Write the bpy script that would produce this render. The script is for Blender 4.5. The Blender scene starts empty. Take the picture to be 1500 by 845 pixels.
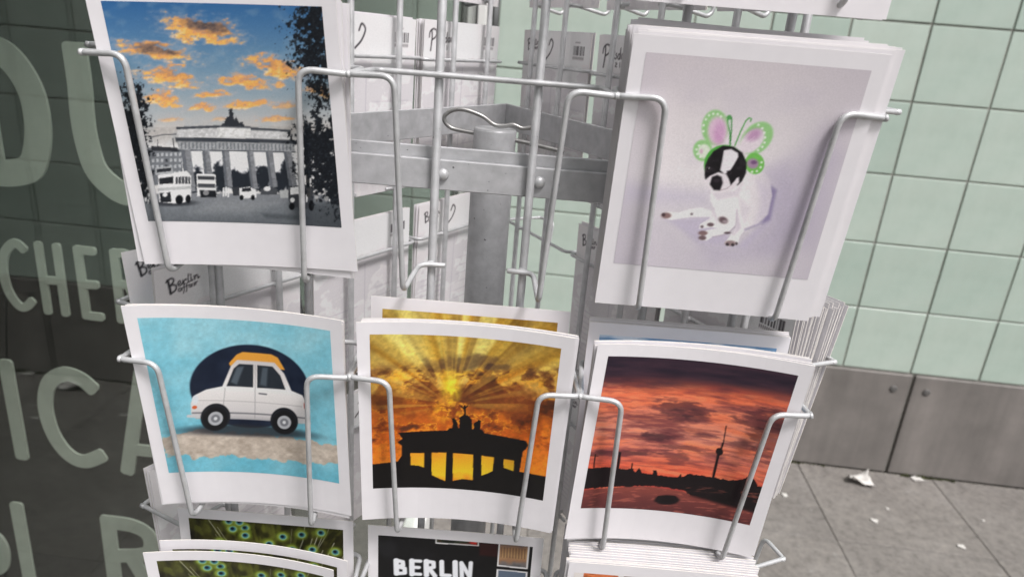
import bpy, math, random
import numpy as np
from mathutils import Vector, Matrix

random.seed(7)
R = math.radians
sc = bpy.context.scene
COL = sc.collection

# ------------------------------------------------------------------ camera
CAM_H = 1.704                      # eye height above the pavement
PITCH, ROLL = 0.34253, 0.08240
cam_d = bpy.data.cameras.new('camera')
cam = bpy.data.objects.new('camera', cam_d); COL.objects.link(cam)
fwd = Vector((0, math.cos(PITCH), -math.sin(PITCH)))
up0 = Vector((0, math.sin(PITCH), math.cos(PITCH)))
r0 = Vector((1, 0, 0))
cr = math.cos(ROLL) * r0 + math.sin(ROLL) * up0
cu = -math.sin(ROLL) * r0 + math.cos(ROLL) * up0
M = Matrix(((cr.x, cu.x, -fwd.x, 0), (cr.y, cu.y, -fwd.y, 0), (cr.z, cu.z, -fwd.z, CAM_H), (0, 0, 0, 1)))
cam.matrix_world = M
cam_d.sensor_width = 36.0
cam_d.lens = 1017.97 / 1500 * 36.0
cam_d.clip_start = 0.01
cam_d.clip_end = 500
cam_d.dof.use_dof = True
cam_d.dof.focus_distance = 0.43
cam_d.dof.aperture_fstop = 12.0
sc.camera = cam

# ------------------------------------------------------------------ sky, sun, exposure
SUN_EL, SUN_AZ = R(58), R(142)    # azimuth from +y, clockwise: behind and to the right of the camera
w = bpy.data.worlds.new('World'); sc.world = w; w.use_nodes = True
nt = w.node_tree; nt.nodes.clear()
sky = nt.nodes.new('ShaderNodeTexSky'); sky.sky_type = 'NISHITA'; sky.sun_disc = False
sky.sun_elevation = SUN_EL; sky.sun_rotation = SUN_AZ
sky.air_density = 1.0; sky.dust_density = 4.0; sky.ozone_density = 1.0
hs = nt.nodes.new('ShaderNodeHueSaturation'); hs.inputs['Saturation'].default_value = 0.12   # a grey, overcast sky
bg = nt.nodes.new('ShaderNodeBackground'); bg.inputs['Strength'].default_value = 0.085
wo = nt.nodes.new('ShaderNodeOutputWorld')
nt.links.new(sky.outputs[0], hs.inputs['Color']); nt.links.new(hs.outputs[0], bg.inputs['Color']); nt.links.new(bg.outputs[0], wo.inputs[0])
sun_d = bpy.data.lights.new('sun', 'SUN'); sun_d.energy = 1.5; sun_d.angle = R(13); sun_d.color = (1.0, 0.955, 0.955)
sun = bpy.data.objects.new('sun', sun_d); COL.objects.link(sun)
sv = Vector((math.sin(SUN_AZ) * math.cos(SUN_EL), math.cos(SUN_AZ) * math.cos(SUN_EL), math.sin(SUN_EL)))
sun.rotation_euler = (-sv).to_track_quat('-Z', 'Y').to_euler()
sc.view_settings.view_transform = 'Standard'
sc.view_settings.look = 'None'
sc.view_settings.gamma = 1.0
sc.view_settings.use_curve_mapping = False
sc.view_settings.exposure = 0.98

# ------------------------------------------------------------------ helpers
def s2l(c):
    c = np.asarray(c, float) / 255.0
    return np.where(c <= 0.04045, c / 12.92, ((c + 0.055) / 1.055) ** 2.4)

def link(o, parent=None):
    COL.objects.link(o)
    if parent is not None: o.parent = parent
    return o

def mesh(name, verts, faces, mat=None, smooth=False):
    me = bpy.data.meshes.new(name)
    me.from_pydata([tuple(v) for v in verts], [], faces)
    if mat: me.materials.append(mat)
    if smooth: me.polygons.foreach_set('use_smooth', [True] * len(me.polygons))
    me.update()
    return me

def obj(name, me, parent=None, loc=None, rot=None):
    o = bpy.data.objects.new(name, me)
    if loc is not None: o.location = loc
    if rot is not None: o.rotation_euler = rot
    return link(o, parent)

def tag(o, label=None, cat=None, group=None, kind=None):
    if label: o['label'] = label
    if cat: o['category'] = cat
    if group: o['group'] = group
    if kind: o['kind'] = kind
    return o

def box_geo(x0, x1, y0, y1, z0, z1):
    v = [(x0, y0, z0), (x1, y0, z0), (x1, y1, z0), (x0, y1, z0), (x0, y0, z1), (x1, y0, z1), (x1, y1, z1), (x0, y1, z1)]
    f = [(0, 3, 2, 1), (4, 5, 6, 7), (0, 1, 5, 4), (1, 2, 6, 5), (2, 3, 7, 6), (3, 0, 4, 7)]
    return v, f

def chamfer_geo(x0, x1, y0, y1, z0, z1, c):
    """box whose edges are all cut by c"""
    v, f, idx = [], [], {}
    for i, (x, sx) in enumerate(((x0, 1), (x1, -1))):
        for j, (y, sy) in enumerate(((y0, 1), (y1, -1))):
            for k, (z, sz) in enumerate(((z0, 1), (z1, -1))):
                for a in range(3):
                    p = [x + sx * c, y + sy * c, z + sz * c]; p[a] = (x, y, z)[a]
                    idx[i, j, k, a] = len(v); v.append(tuple(p))
    I = idx
    def q(ks, a): return tuple(I[k + (a,)] for k in ks)
    f += [q([(0, 0, 0), (0, 0, 1), (0, 1, 1), (0, 1, 0)], 0), q([(1, 0, 0), (1, 1, 0), (1, 1, 1), (1, 0, 1)], 0)]
    f += [q([(0, 0, 0), (1, 0, 0), (1, 0, 1), (0, 0, 1)], 1), q([(0, 1, 0), (0, 1, 1), (1, 1, 1), (1, 1, 0)], 1)]
    f += [q([(0, 0, 0), (0, 1, 0), (1, 1, 0), (1, 0, 0)], 2), q([(0, 0, 1), (1, 0, 1), (1, 1, 1), (0, 1, 1)], 2)]
    for i in (0, 1):
        for j in (0, 1): f.append((I[i, j, 0, 0], I[i, j, 1, 0], I[i, j, 1, 1], I[i, j, 0, 1]))
        for k in (0, 1): f.append((I[i, 0, k, 0], I[i, 1, k, 0], I[i, 1, k, 2], I[i, 0, k, 2]))
    for j in (0, 1):
        for k in (0, 1): f.append((I[0, j, k, 1], I[1, j, k, 1], I[1, j, k, 2], I[0, j, k, 2]))
    for i in (0, 1):
        for j in (0, 1):
            for k in (0, 1): f.append((I[i, j, k, 0], I[i, j, k, 1], I[i, j, k, 2]))
    return v, f

def fix_normals(me):
    import bmesh
    bm = bmesh.new(); bm.from_mesh(me); bmesh.ops.recalc_face_normals(bm, faces=bm.faces); bm.to_mesh(me); bm.free()
    return me

def fillet(pts, rad, seg=6):
    pts = [Vector(p) for p in pts]; out = [pts[0]]
    for i in range(1, len(pts) - 1):
        p = pts[i]; a = pts[i - 1] - p; b = pts[i + 1] - p
        r = rad[i] if isinstance(rad, (list, tuple)) else rad
        d = min(r, a.length * .49, b.length * .49)
        A = p + a.normalized() * d; B = p + b.normalized() * d
        for k in range(seg + 1):
            t = k / seg; out.append(A * (1 - t) ** 2 + p * 2 * t * (1 - t) + B * t * t)
    out.append(pts[-1]); return out

def sweep_geo(pts, rad, n=10, cap=True):
    pts = [Vector(p) for p in pts]; v, f = [], []
    t = (pts[1] - pts[0]).normalized()
    u = t.orthogonal().normalized()
    for i, p in enumerate(pts):
        if i == 0: tt = pts[1] - pts[0]
        elif i == len(pts) - 1: tt = pts[-1] - pts[-2]
        else: tt = (pts[i + 1] - p).normalized() + (p - pts[i - 1]).normalized()
        tt.normalize(); u = (u - tt * u.dot(tt)).normalized(); b = tt.cross(u)
        rr = rad
        for k in range(n):
            a = 2 * math.pi * k / n; v.append(p + (u * math.cos(a) + b * math.sin(a)) * rr)
    for i in range(len(pts) - 1):
        for k in range(n):
            f.append((i * n + k, i * n + (k + 1) % n, (i + 1) * n + (k + 1) % n, (i + 1) * n + k))
    if cap:                                        # domed ends
        for end, s in ((0, -1), (len(pts) - 1, 1)):
            d = (pts[0] - pts[1]) if s < 0 else (pts[-1] - pts[-2]); d.normalize()
            base = end * n; m = len(v)
            for k in range(n): v.append(pts[end] + (v[base + k] - pts[end]) * .6 + d * rad * .45)
            c = len(v); v.append(pts[end] + d * rad * .6)
            for k in range(n):
                k2 = (k + 1) % n
                q = (base + k, base + k2, m + k2, m + k); tri = (m + k, m + k2, c)
                f.append(q if s > 0 else q[::-1]); f.append(tri if s > 0 else tri[::-1])
    return v, f

def lathe_geo(profile, n=24):
    v, f = [], []
    for r, z in profile:
        for k in range(n):
            a = 2 * math.pi * k / n; v.append((r * math.cos(a), r * math.sin(a), z))
    for i in range(len(profile) - 1):
        for k in range(n):
            k2 = (k + 1) % n; f.append((i * n + k, i * n + k2, (i + 1) * n + k2, (i + 1) * n + k))
    f.append(tuple(range(n))[::-1]); f.append(tuple((len(profile) - 1) * n + k for k in range(n)))
    return v, f

# ------------------------------------------------------------------ materials
def pmat(name, base, rough=.5, metal=0.0, spec=.5):
    m = bpy.data.materials.new(name); m.use_nodes = True
    b = m.node_tree.nodes['Principled BSDF']
    b.inputs['Base Color'].default_value = (*base, 1); b.inputs['Roughness'].default_value = rough
    b.inputs['Metallic'].default_value = metal; b.inputs['Specular IOR Level'].default_value = spec
    return m, m.node_tree, b

def node(t, kind, **kw):
    n = t.nodes.new(kind)
    for k, v in kw.items():
        if k in n.inputs: n.inputs[k].default_value = v
        else: setattr(n, k, v)
    return n

def noise(t, coord, scale, detail=4, rough=.55, stretch=None):
    n = node(t, 'ShaderNodeTexNoise', Scale=scale, Detail=detail, Roughness=rough)
    if stretch:
        mp = node(t, 'ShaderNodeMapping'); mp.inputs['Scale'].default_value = stretch
        t.links.new(coord, mp.inputs[0]); coord = mp.outputs[0]
    t.links.new(coord, n.inputs['Vector']); return n.outputs['Fac']

def ramp(t, fac, stops):
    r = node(t, 'ShaderNodeValToRGB'); e = r.color_ramp.elements
    while len(e) < len(stops): e.new(.5)
    for el, (p, c) in zip(e, stops): el.position = p; el.color = (*c, 1)
    t.links.new(fac, r.inputs[0]); return r.outputs[0]

def mixc(t, fac, a, b, mode='MIX'):
    m = node(t, 'ShaderNodeMix', data_type='RGBA', blend_type=mode)
    for s, v in ((0, fac), (6, a), (7, b)):
        if hasattr(v, 'is_output'): t.links.new(v, m.inputs[s])
        else: m.inputs[s].default_value = v if s == 0 else (*v, 1)
    return m.outputs[2]

def bump(t, b, h, strength, dist=.001):
    n = node(t, 'ShaderNodeBump'); n.inputs['Strength'].default_value = strength; n.inputs['Distance'].default_value = dist
    t.links.new(h, n.inputs['Height']); t.links.new(n.outputs[0], b.inputs['Normal'])

def make_metal(name, base, rough, metal, speck=.5):
    m, t, b = pmat(name, base, rough, metal)
    tc = node(t, 'ShaderNodeTexCoord').outputs['Object']
    n1 = noise(t, tc, 90, 5, .6); n2 = noise(t, tc, 900, 2, .5)
    c1 = tuple(x * .82 for x in base); c2 = tuple(min(1, x * 1.12) for x in base)
    col = ramp(t, n1, [(.3, c1), (.7, c2)])
    dots = ramp(t, noise(t, tc, 420, 1, .4), [(0.0, (1, 1, 1)), (.20, (1, 1, 1)), (.235, (0, 0, 0)), (1, (0, 0, 0))])
    col = mixc(t, dots, col, tuple(x * speck for x in base))
    t.links.new(col, b.inputs['Base Color'])
    bump(t, b, n2, .12, .0004)
    rr = node(t, 'ShaderNodeMapRange'); rr.inputs['To Min'].default_value = rough - .08; rr.inputs['To Max'].default_value = rough + .1
    t.links.new(n1, rr.inputs[0]); t.links.new(rr.outputs[0], b.inputs['Roughness'])
    return m

M_WIRE = make_metal('silver_painted_wire', (.53, .535, .54), .40, .3)
M_UPR = make_metal('silver_painted_rod', (.50, .503, .51), .42, .25)
M_BAR = make_metal('grey_painted_bar', (.44, .442, .452), .5, .12, .25)
M_POST = make_metal('grey_painted_post', (.40, .402, .41), .46, .15, .2)
M_CAP = make_metal('dull_screw_cap', (.13, .125, .12), .6, .3)
M_CLIP = make_metal('zinc_clip', (.33, .325, .315), .35, .7)

# paper: front white, slightly warm at the cut edges
M_CARD, t, b = pmat('card_paper', (.80, .775, .795), .42, 0, .4)
tc = node(t, 'ShaderNodeTexCoord').outputs['Object']
t.links.new(ramp(t, noise(t, tc, 60, 4), [(.3, (.78, .757, .778)), (.7, (.82, .797, .818))]), b.inputs['Base Color'])
bump(t, b, noise(t, tc, 700, 2), .05, .0003)
M_EDGE, t, b = pmat('card_cut_edge', (.76, .72, .66), .8, 0, .2)
tc = node(t, 'ShaderNodeTexCoord').outputs['Object']
t.links.new(ramp(t, noise(t, tc, 150, 3), [(.3, (.66, .62, .56)), (.7, (.80, .77, .71))]), b.inputs['Base Color'])

def make_print(name, rough):
    m, t, b = pmat(name, (.5, .5, .5), rough, 0, .4)
    a = node(t, 'ShaderNodeVertexColor', layer_name='ink')
    tc = node(t, 'ShaderNodeTexCoord').outputs['Object']
    g = ramp(t, noise(t, tc, 1500, 2, .5), [(.25, (.93, .93, .93)), (.75, (1.05, 1.05, 1.05))])    # printing grain
    t.links.new(mixc(t, 1.0, a.outputs['Color'], g, 'MULTIPLY'), b.inputs['Base Color'])
    return m
M_PRINT = make_print('photo_print', .36)
M_BACKPRINT = make_print('uncoated_card_back', .7)

# tiles
M_TILE, t, b = pmat('green_glazed_tile', (.45, .6, .5), .32, 0, .5)
tc = node(t, 'ShaderNodeTexCoord').outputs['Object']; oi = node(t, 'ShaderNodeObjectInfo').outputs['Random']
c = ramp(t, noise(t, tc, 9, 6, .65), [(.25, (.388, .475, .415)), (.5, (.435, .523, .46)), (.8, (.475, .558, .497))])
c = mixc(t, .6, c, ramp(t, oi, [(0, (.80, .84, .82)), (.5, (.96, .96, .95)), (1, (1.10, 1.06, 1.06))]), 'MULTIPLY')
dirt = ramp(t, noise(t, tc, 3.0, 6, .75), [(.45, (0, 0, 0)), (.75, (.35, .35, .35))])
c = mixc(t, dirt, c, (.40, .43, .37))
t.links.new(c, b.inputs['Base Color']); bump(t, b, noise(t, tc, 14, 3), .08, .003)
M_GROUT, t, b = pmat('tile_grout', (.22, .21, .19), .9, 0, .2)
tc = node(t, 'ShaderNodeTexCoord').outputs['Object']
t.links.new(ramp(t, noise(t, tc, 6, 6, .7), [(.3, (.22, .225, .20)), (.7, (.36, .36, .32))]), b.inputs['Base Color'])
# stone plinth with rain streaks
M_STONE, t, b = pmat('grey_plinth_stone', (.2, .19, .18), .55, 0, .4)
tc = node(t, 'ShaderNodeTexCoord').outputs['Object']
c = ramp(t, noise(t, tc, 5, 7, .65), [(.3, (.158, .146, .137)), (.7, (.225, .207, .194))])
st = ramp(t, noise(t, tc, 7, 5, .6, (1.6, 1, .12)), [(.32, (.80, .80, .79)), (.68, (1.08, 1.07, 1.06))])
c = mixc(t, 1.0, c, st, 'MULTIPLY')
c = mixc(t, ramp(t, noise(t, tc, 260, 2), [(.62, (0, 0, 0)), (.72, (.35, .35, .35))]), c, (.30, .29, .28))
t.links.new(c, b.inputs['Base Color']); bump(t, b, noise(t, tc, 120, 4), .1, .002)
# pavement
M_PAVE, t, b = pmat('worn_paving_stone', (.2, .19, .18), .75, 0, .3)
tc = node(t, 'ShaderNodeTexCoord').outputs['Object']; oi = node(t, 'ShaderNodeObjectInfo').outputs['Random']
c = ramp(t, noise(t, tc, 4, 8, .68), [(.28, (.144, .133, .124)), (.5, (.183, .170, .158)), (.75, (.228, .214, .201))])
c = mixc(t, 1.0, c, ramp(t, noise(t, tc, 30, 6, .75), [(.32, (.66, .66, .65)), (.5, (1, 1, 1)), (.7, (1.26, 1.25, 1.22))]), 'MULTIPLY')
c = mixc(t, .6, c, ramp(t, oi, [(0, (.88, .88, .88)), (1, (1.08, 1.07, 1.05))]), 'MULTIPLY')
c = mixc(t, ramp(t, noise(t, tc, 13, 3, .5), [(.66, (0, 0, 0)), (.74, (.5, .5, .5))]), c, (.31, .30, .285))
t.links.new(c, b.inputs['Base Color']); bump(t, b, noise(t, tc, 90, 5), .25, .003)
M_BED, t, b = pmat('ground_bed', (.11, .10, .095), .9, 0, .2)
tc = node(t, 'ShaderNodeTexCoord').outputs['Object']
t.links.new(ramp(t, noise(t, tc, 3, 8, .7), [(.3, (.125, .115, .102)), (.7, (.19, .175, .16))]), b.inputs['Base Color'])
M_MOSS, t, b = pmat('dark_moss', (.03, .032, .018), .95, 0, .1)
tc = node(t, 'ShaderNodeTexCoord').outputs['Object']
t.links.new(ramp(t, noise(t, tc, 40, 5, .7), [(.35, (.018, .018, .012)), (.65, (.06, .065, .03))]), b.inputs['Base Color'])
M_SCRAP, t, b = pmat('scrap_paper', (.75, .73, .69), .8, 0, .2)
tc = node(t, 'ShaderNodeTexCoord').outputs['Object']
t.links.new(ramp(t, noise(t, tc, 30, 4), [(.3, (.50, .48, .45)), (.7, (.68, .66, .63))]), b.inputs['Base Color'])
M_FRAME, t, b = pmat('white_window_frame', (.72, .715, .70), .4, 0, .5)
tc = node(t, 'ShaderNodeTexCoord').outputs['Object']
t.links.new(ramp(t, noise(t, tc, 12, 5), [(.3, (.66, .655, .63)), (.7, (.76, .755, .74))]), b.inputs['Base Color'])
M_RUBBER, t, b = pmat('black_gasket', (.02, .02, .02), .7, 0, .3)
M_PLASTER, t, b = pmat('dark_shop_plaster', (.06, .06, .058), .9, 0, .2)
tc = node(t, 'ShaderNodeTexCoord').outputs['Object']
t.links.new(ramp(t, noise(t, tc, 5, 5), [(.3, (.05, .05, .048)), (.7, (.075, .075, .07))]), b.inputs['Base Color'])
M_BOARD, t, b = pmat('black_sign_board', (.012, .013, .012), .8, 0, .2)
tc = node(t, 'ShaderNodeTexCoord').outputs['Object']
t.links.new(ramp(t, noise(t, tc, 14, 6), [(.3, (.009, .010, .009)), (.7, (.018, .019, .017))]), b.inputs['Base Color'])
M_LETTER, t, b = pmat('pale_sign_paint', (.42, .46, .40), .85, 0, .2)
tc = node(t, 'ShaderNodeTexCoord').outputs['Object']
t.links.new(ramp(t, noise(t, tc, 18, 6, .7), [(.3, (.37, .405, .345)), (.7, (.46, .495, .43))]), b.inputs['Base Color'])
# window glass: clear pane with a Fresnel mirror reflection on both faces
M_GLASS = bpy.data.materials.new('shop_window_glass'); M_GLASS.use_nodes = True
t = M_GLASS.node_tree; t.nodes.clear()
fr = node(t, 'ShaderNodeFresnel')
bf = node(t, 'ShaderNodeNewGeometry'); io = node(t, 'ShaderNodeMapRange'); io.inputs['To Min'].default_value = 1.5; io.inputs['To Max'].default_value = 1 / 1.5
t.links.new(bf.outputs['Backfacing'], io.inputs[0]); t.links.new(io.outputs[0], fr.inputs['IOR'])   # both faces reflect like the outside of a thin pane
tr = node(t, 'ShaderNodeBsdfTransparent'); tr.inputs[0].default_value = (.93, .95, .935, 1)
gl = node(t, 'ShaderNodeBsdfGlossy'); gl.inputs['Roughness'].default_value = .006; gl.inputs['Color'].default_value = (.93, .96, .94, 1)
mx = node(t, 'ShaderNodeMixShader'); ou = node(t, 'ShaderNodeOutputMaterial')
t.links.new(fr.outputs[0], mx.inputs[0]); t.links.new(tr.outputs[0], mx.inputs[1]); t.links.new(gl.outputs[0], mx.inputs[2]); t.links.new(mx.outputs[0], ou.inputs[0])

# ================================================================== THE SETTING
# wall frame: e runs along the wall, n away from the camera; both in metres from the point under the camera
WYAW = -0.0667
def wp(e, n, z=0.0):
    return Vector((e * math.cos(WYAW) - n * math.sin(WYAW), e * math.sin(WYAW) + n * math.cos(WYAW), z))
WROT = (0, 0, WYAW)
Q = 1.42 / 1.3
WALL_N = 2.605 * Q
GLASS_E = -0.3705 * Q

pav = obj('pavement', mesh('pavement', *box_geo(-40, 40, -40, 40, -.3, -.006), M_BED), loc=wp(0, 0), rot=WROT)
tag(pav, 'grey stone pavement of large worn slabs in front of the tiled wall', None, kind='structure')
SL = 0.541 * Q; J = .0011
slab_me = [fix_normals(mesh('paving_slab', *chamfer_geo(J, SL - J, J, SL - J, -.05, 0, .0022), M_PAVE)) for _ in range(1)]
slab_last = fix_normals(mesh('paving_slab', *chamfer_geo(J, SL - J, J, .485 * Q - J, -.05, 0, .0022), M_PAVE))
for i in range(-3, 5):
    for j in range(-1, 5):
        e0 = 1.072 * Q + SL * (i - 1); n0 = 2.112 * Q - SL * (j + 1)
        me = slab_me[0]
        if j == -1: me = slab_last; n0 = 2.112 * Q
        if e0 + SL > 3.8: continue
        obj('paving_slab', me, pav, (e0, n0, random.uniform(-.0012, .0012)), (random.uniform(-.0015, .0015), random.uniform(-.0015, .0015), 0))

# tiled wall with stone plinth
TW, TH = 0.26 * Q, 0.25347 * Q
PL_TOP = CAM_H - 1.1104 * Q
WX0, WX1 = -0.30 * Q, 3.5
wall = obj('tiled_wall', mesh('tiled_wall', *box_geo(WX0, WX1, .006, .25, 0, 3.2), M_GROUT), loc=wp(0, WALL_N), rot=WROT)
tag(wall, 'wall of square pale green glazed tiles above a grey stone plinth', 'wall')
G = .0038
def tile_mesh(wd, ht):
    return fix_normals(mesh('tile', *chamfer_geo(G, wd - G, 0, .02, G, ht - G, .0016), M_TILE))
tile_me = tile_mesh(TW, TH)
ei = 1.1573 * Q
k0 = math.floor((WX0 - ei) / TW)
first_e = ei + (k0 + 1) * TW
cut_me = tile_mesh(first_e - WX0, TH)
for r_ in range(0, 10):
    z = PL_TOP + r_ * TH
    obj('tile', cut_me, wall, (WX0, random.uniform(-.001, .001), z))
    e_ = first_e
    while e_ + TW < WX1 + .01:
        obj('tile', tile_me, wall, (e_, random.uniform(-.0012, .0012), z), (random.uniform(-.003, .003), 0, random.uniform(-.003, .003)))
        e_ += TW
joints = [WX0, 0.405 * Q, 1.432 * Q, 2.46 * Q, WX1]
cap_me = mesh('screw_cap', *lathe_geo([(.016, 0), (.016, .003), (.012, .005), (.004, .0052)], 16), M_CAP, True)
for a_, b_ in zip(joints[:-1], joints[1:]):
    sl = obj('plinth_slab', fix_normals(mesh('plinth_slab', *chamfer_geo(a_ + .006, b_ - .006, 0, .03, 0.006, PL_TOP - .004, .003), M_STONE)), wall, (0, -.012, 0))
    for e_ in (a_ + .066, b_ - .073):
        if b_ - a_ > .9: obj('screw_cap', cap_me, sl, (e_, 0, PL_TOP - .074), (R(90), 0, 0))

# a thin dirty moss line at the foot of the wall
mv, mf = [], []
e_ = -.2
while e_ < 3.2:
    e_ += random.uniform(.004, .02)
    big = 1.6 if 1.62 < e_ < 1.86 else (1.0 if .95 < e_ < 1.3 else .4)
    s = random.uniform(.004, .012) * big; h_ = s * random.uniform(.5, 1.1)
    c_ = Vector((e_, WALL_N - .012 - random.uniform(0, .008) * big, .001)); bi = len(mv)
    for k in range(5):
        a = k * 2 * math.pi / 5 + random.random(); mv.append(c_ + Vector((math.cos(a) * s, math.sin(a) * s * .5, 0)))
    mv.append(c_ + Vector((0, 0, h_)))
    for k in range(5): mf.append((bi + k, bi + (k + 1) % 5, bi + 5))
tag(obj('moss', mesh('moss', mv, mf, M_MOSS), rot=WROT), 'thin dark line of moss and dirt along the foot of the wall', kind='stuff')

# litter on the pavement
def scrap(e, n, size, label, seed, curl=.5):
    rnd = random.Random(seed); N = 9; v, f = [], []
    ph = [rnd.uniform(0, 6.28) for _ in range(6)]; fq = [rnd.uniform(2.5, 6) for _ in range(4)]
    for i in range(N):
        for j in range(N):
            u, q = i / (N - 1) * 2 - 1, j / (N - 1) * 2 - 1
            rr = 1 + .13 * math.sin(3 * math.atan2(q, u) + ph[4]) + .08 * math.sin(7 * math.atan2(q, u) + ph[5])
            z = curl * (.30 * (u * .8 + .5 * q) ** 2 + .10 * math.sin(fq[0] * u + ph[0]) * math.cos(fq[1] * q + ph[1]) + .08 * abs(math.sin(fq[2] * (u + q) + ph[2])) + .16)
            v.append((u * size * .5 * rr, q * size * .36 * rr, z * size * .5 + .0015))
    for i in range(N - 1):
        for j in range(N - 1): f.append((i * N + j, (i + 1) * N + j, (i + 1) * N + j + 1, i * N + j + 1))
    o = obj('paper_scrap', mesh('paper_scrap', v, f, M_SCRAP, True), loc=wp(e * Q, n * Q, .001), rot=(0, 0, rnd.uniform(0, 6.28)))
    md = o.modifiers.new('thickness', 'SOLIDIFY'); md.thickness = .0010
    tag(o, label, 'paper scrap', 'scraps of litter on the pavement')
scrap(1.286, 2.496, .092, 'large crumpled white paper scrap on the pavement near the wall', 3, 1.5)
scrap(1.546, 2.575, .045, 'flat pale scrap lying right against the foot of the plinth', 4, .35)
scrap(1.253, 2.251, .026, 'small white scrap just in front of the large crumpled paper', 5)
scrap(1.336, 2.337, .013, 'tiny pale crumb behind the small white scrap', 6)
scrap(1.517, 2.160, .026, 'small white scrap nearest the camera at the right on the pavement', 8)
scrap(1.685, 2.335, .012, 'tiny pale crumb farthest right on the pavement', 9)
scrap(0.954, 2.343, .026, 'small white scrap beside the right edge of the postcard rack', 10)

# shop with the window that stands at a right angle to the tiled wall
shop = link(bpy.data.objects.new('shop_front', None)); shop.location = wp(GLASS_E, 0); shop.rotation_euler = WROT
tag(shop, 'shop front at the left with a dark reflecting window beside the rack', 'shop')
def shop_box(name, *b, mat=M_PLASTER, c=.002, parent=shop):
    return obj(name, fix_normals(mesh(name, *chamfer_geo(*b, c), mat)), parent)
GN0, GN1 = -2.4, WALL_N - .075
shop_box('ceiling', -3.2, .03, GN0 - .1, 3.1, 2.62, 2.8)
shop_box('back_wall', -3.3, -3.2, GN0 - .1, 3.1, 0, 2.8)
shop_box('side_wall', -3.2, -.035, 3.0, 3.1, .0, 2.62)
shop_box('side_wall', -3.2, .03, GN0 - .2, GN0 - .1, .0, 2.62)
shop_box('floor', -3.2, -.036, GN0 - .1, 3.0, .002, .03)
pane = obj('window_pane', mesh('window_pane', *box_geo(-.005, .005, GN0, GN1, .12, 2.5), M_GLASS), shop)
fr_ = shop_box('window_frame', -.0275, .0405, GN1 - .004, WALL_N - .008, .0, 2.62, mat=M_FRAME, c=.004)
shop_box('gasket', .0405, .0615, WALL_N - .045, WALL_N - .012, .0, 2.62, mat=M_RUBBER, parent=fr_)
shop_box('gasket', -.009, .009, GN1 - .014, GN1 - .005, .12, 2.5, mat=M_RUBBER, parent=fr_)
shop_box('window_frame', -.0275, .0405, GN0 - .098, GN1 - .006, .002, .12, mat=M_FRAME, c=.004)
shop_box('window_frame', -.0275, .0405, GN0 - .098, GN1 - .006, 2.5, 2.618, mat=M_FRAME, c=.004)

# sign board inside the shop, parallel to the tiled wall, with painted letters
BN = 1.0
board = obj('sign_board', mesh('sign_board', *box_geo(-2.6, GLASS_E - .03, 0, .03, .03, 2.4), M_BOARD), loc=wp(0, BN), rot=WROT)
tag(board, 'black sign board with large pale letters seen through the shop window', 'sign board')

def smooth_poly(pts, n=6):
    P = [Vector((p[0], p[1])) for p in pts]
    if len(P) < 3: return P
    out = []
    for i in range(len(P) - 1):
        a = P[i - 1] if i > 0 else P[0] * 2 - P[1]; b_, c_ = P[i], P[i + 1]; d = P[i + 2] if i + 2 < len(P) else P[-1] * 2 - P[-2]
        for k in range(n):
            t_ = k / n
            out.append(.5 * ((2 * b_) + (c_ - a) * t_ + (2 * a - 5 * b_ + 4 * c_ - d) * t_ * t_ + (3 * b_ - a - 3 * c_ + d) * t_ ** 3))
    out.append(P[-1]); return out

def stroke_geo(pts, wd, depth, curved):
    P = smooth_poly(pts) if curved else [Vector(p) for p in pts]
    c = min(.3 * wd, .006)
    a = (P[0] - P[1]).normalized(); b_ = (P[-1] - P[-2]).normalized()
    L, Rr = [], []
    n = len(P)
    prof = []                                     # (point, half width): ends are eased like a painted stroke
    prof += [(P[0] - a * 0, wd / 2 - c), (P[0] - a * c * .35, wd / 2 - c * .3), (P[0] - a * c, wd / 2)]
    prof += [(p, wd / 2) for p in P[1:-1]]
    prof += [(P[-1] - b_ * c, wd / 2), (P[-1] - b_ * c * .35, wd / 2 - c * .3), (P[-1], wd / 2 - c)]
    v, f = [], []
    for i, (p, hw) in enumerate(prof):
        q0 = prof[max(i - 1, 0)][0]; q1 = prof[min(i + 1, len(prof) - 1)][0]; d = (q1 - q0).normalized(); nn = Vector((-d.y, d.x))
        for y in (-depth, 0):
            v.append((p.x + nn.x * hw, y, p.y + nn.y * hw)); v.append((p.x - nn.x * hw, y, p.y - nn.y * hw))
    m = len(prof)
    for i in range(m - 1):
        A, B = i * 4, (i + 1) * 4
        f += [(A, A + 1, B + 1, B), (A + 2, B + 2, B + 3, A + 3), (A, B, B + 2, A + 2), (A + 1, A + 3, B + 3, B + 1)]
    f += [(0, 2, 3, 1), ((m - 1) * 4, (m - 1) * 4 + 1, (m - 1) * 4 + 3, (m - 1) * 4 + 2)]
    return v, f

def letter(strokes):
    v, f = [], []
    for i, (pts, wd) in enumerate(strokes):
        vv, ff = stroke_geo(pts, wd, .004 + .0004 * i, len(pts) > 2); k = len(v)
        v += vv; f += [tuple(q + k for q in t_) for t_ in ff]
    obj('letter', fix_normals(mesh('letter', v, f, M_LETTER)), board, (0, -.0005, CAM_H))
letter([([(-.884, -.262), (-.884, -.070)], .041), ([(-.884, -.076), (-.851, -.074), (-.832, -.080), (-.813, -.103), (-.801, -.135), (-.800, -.178), (-.808, -.216), (-.823, -.243), (-.856, -.254), (-.891, -.256)], .041)])
letter([([(-.726, -.052), (-.725, -.11), (-.727, -.159), (-.725, -.196), (-.717, -.233), (-.699, -.255), (-.674, -.268), (-.64, -.262), (-.618, -.244), (-.609, -.22), (-.606, -.164), (-.605, -.055)], .037)])
letter([([(-.853, -.381), (-.864, -.370), (-.875, -.370), (-.891, -.389), (-.898, -.420), (-.895, -.453), (-.882, -.476), (-.869, -.478), (-.853, -.463)], .0145)])
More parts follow.
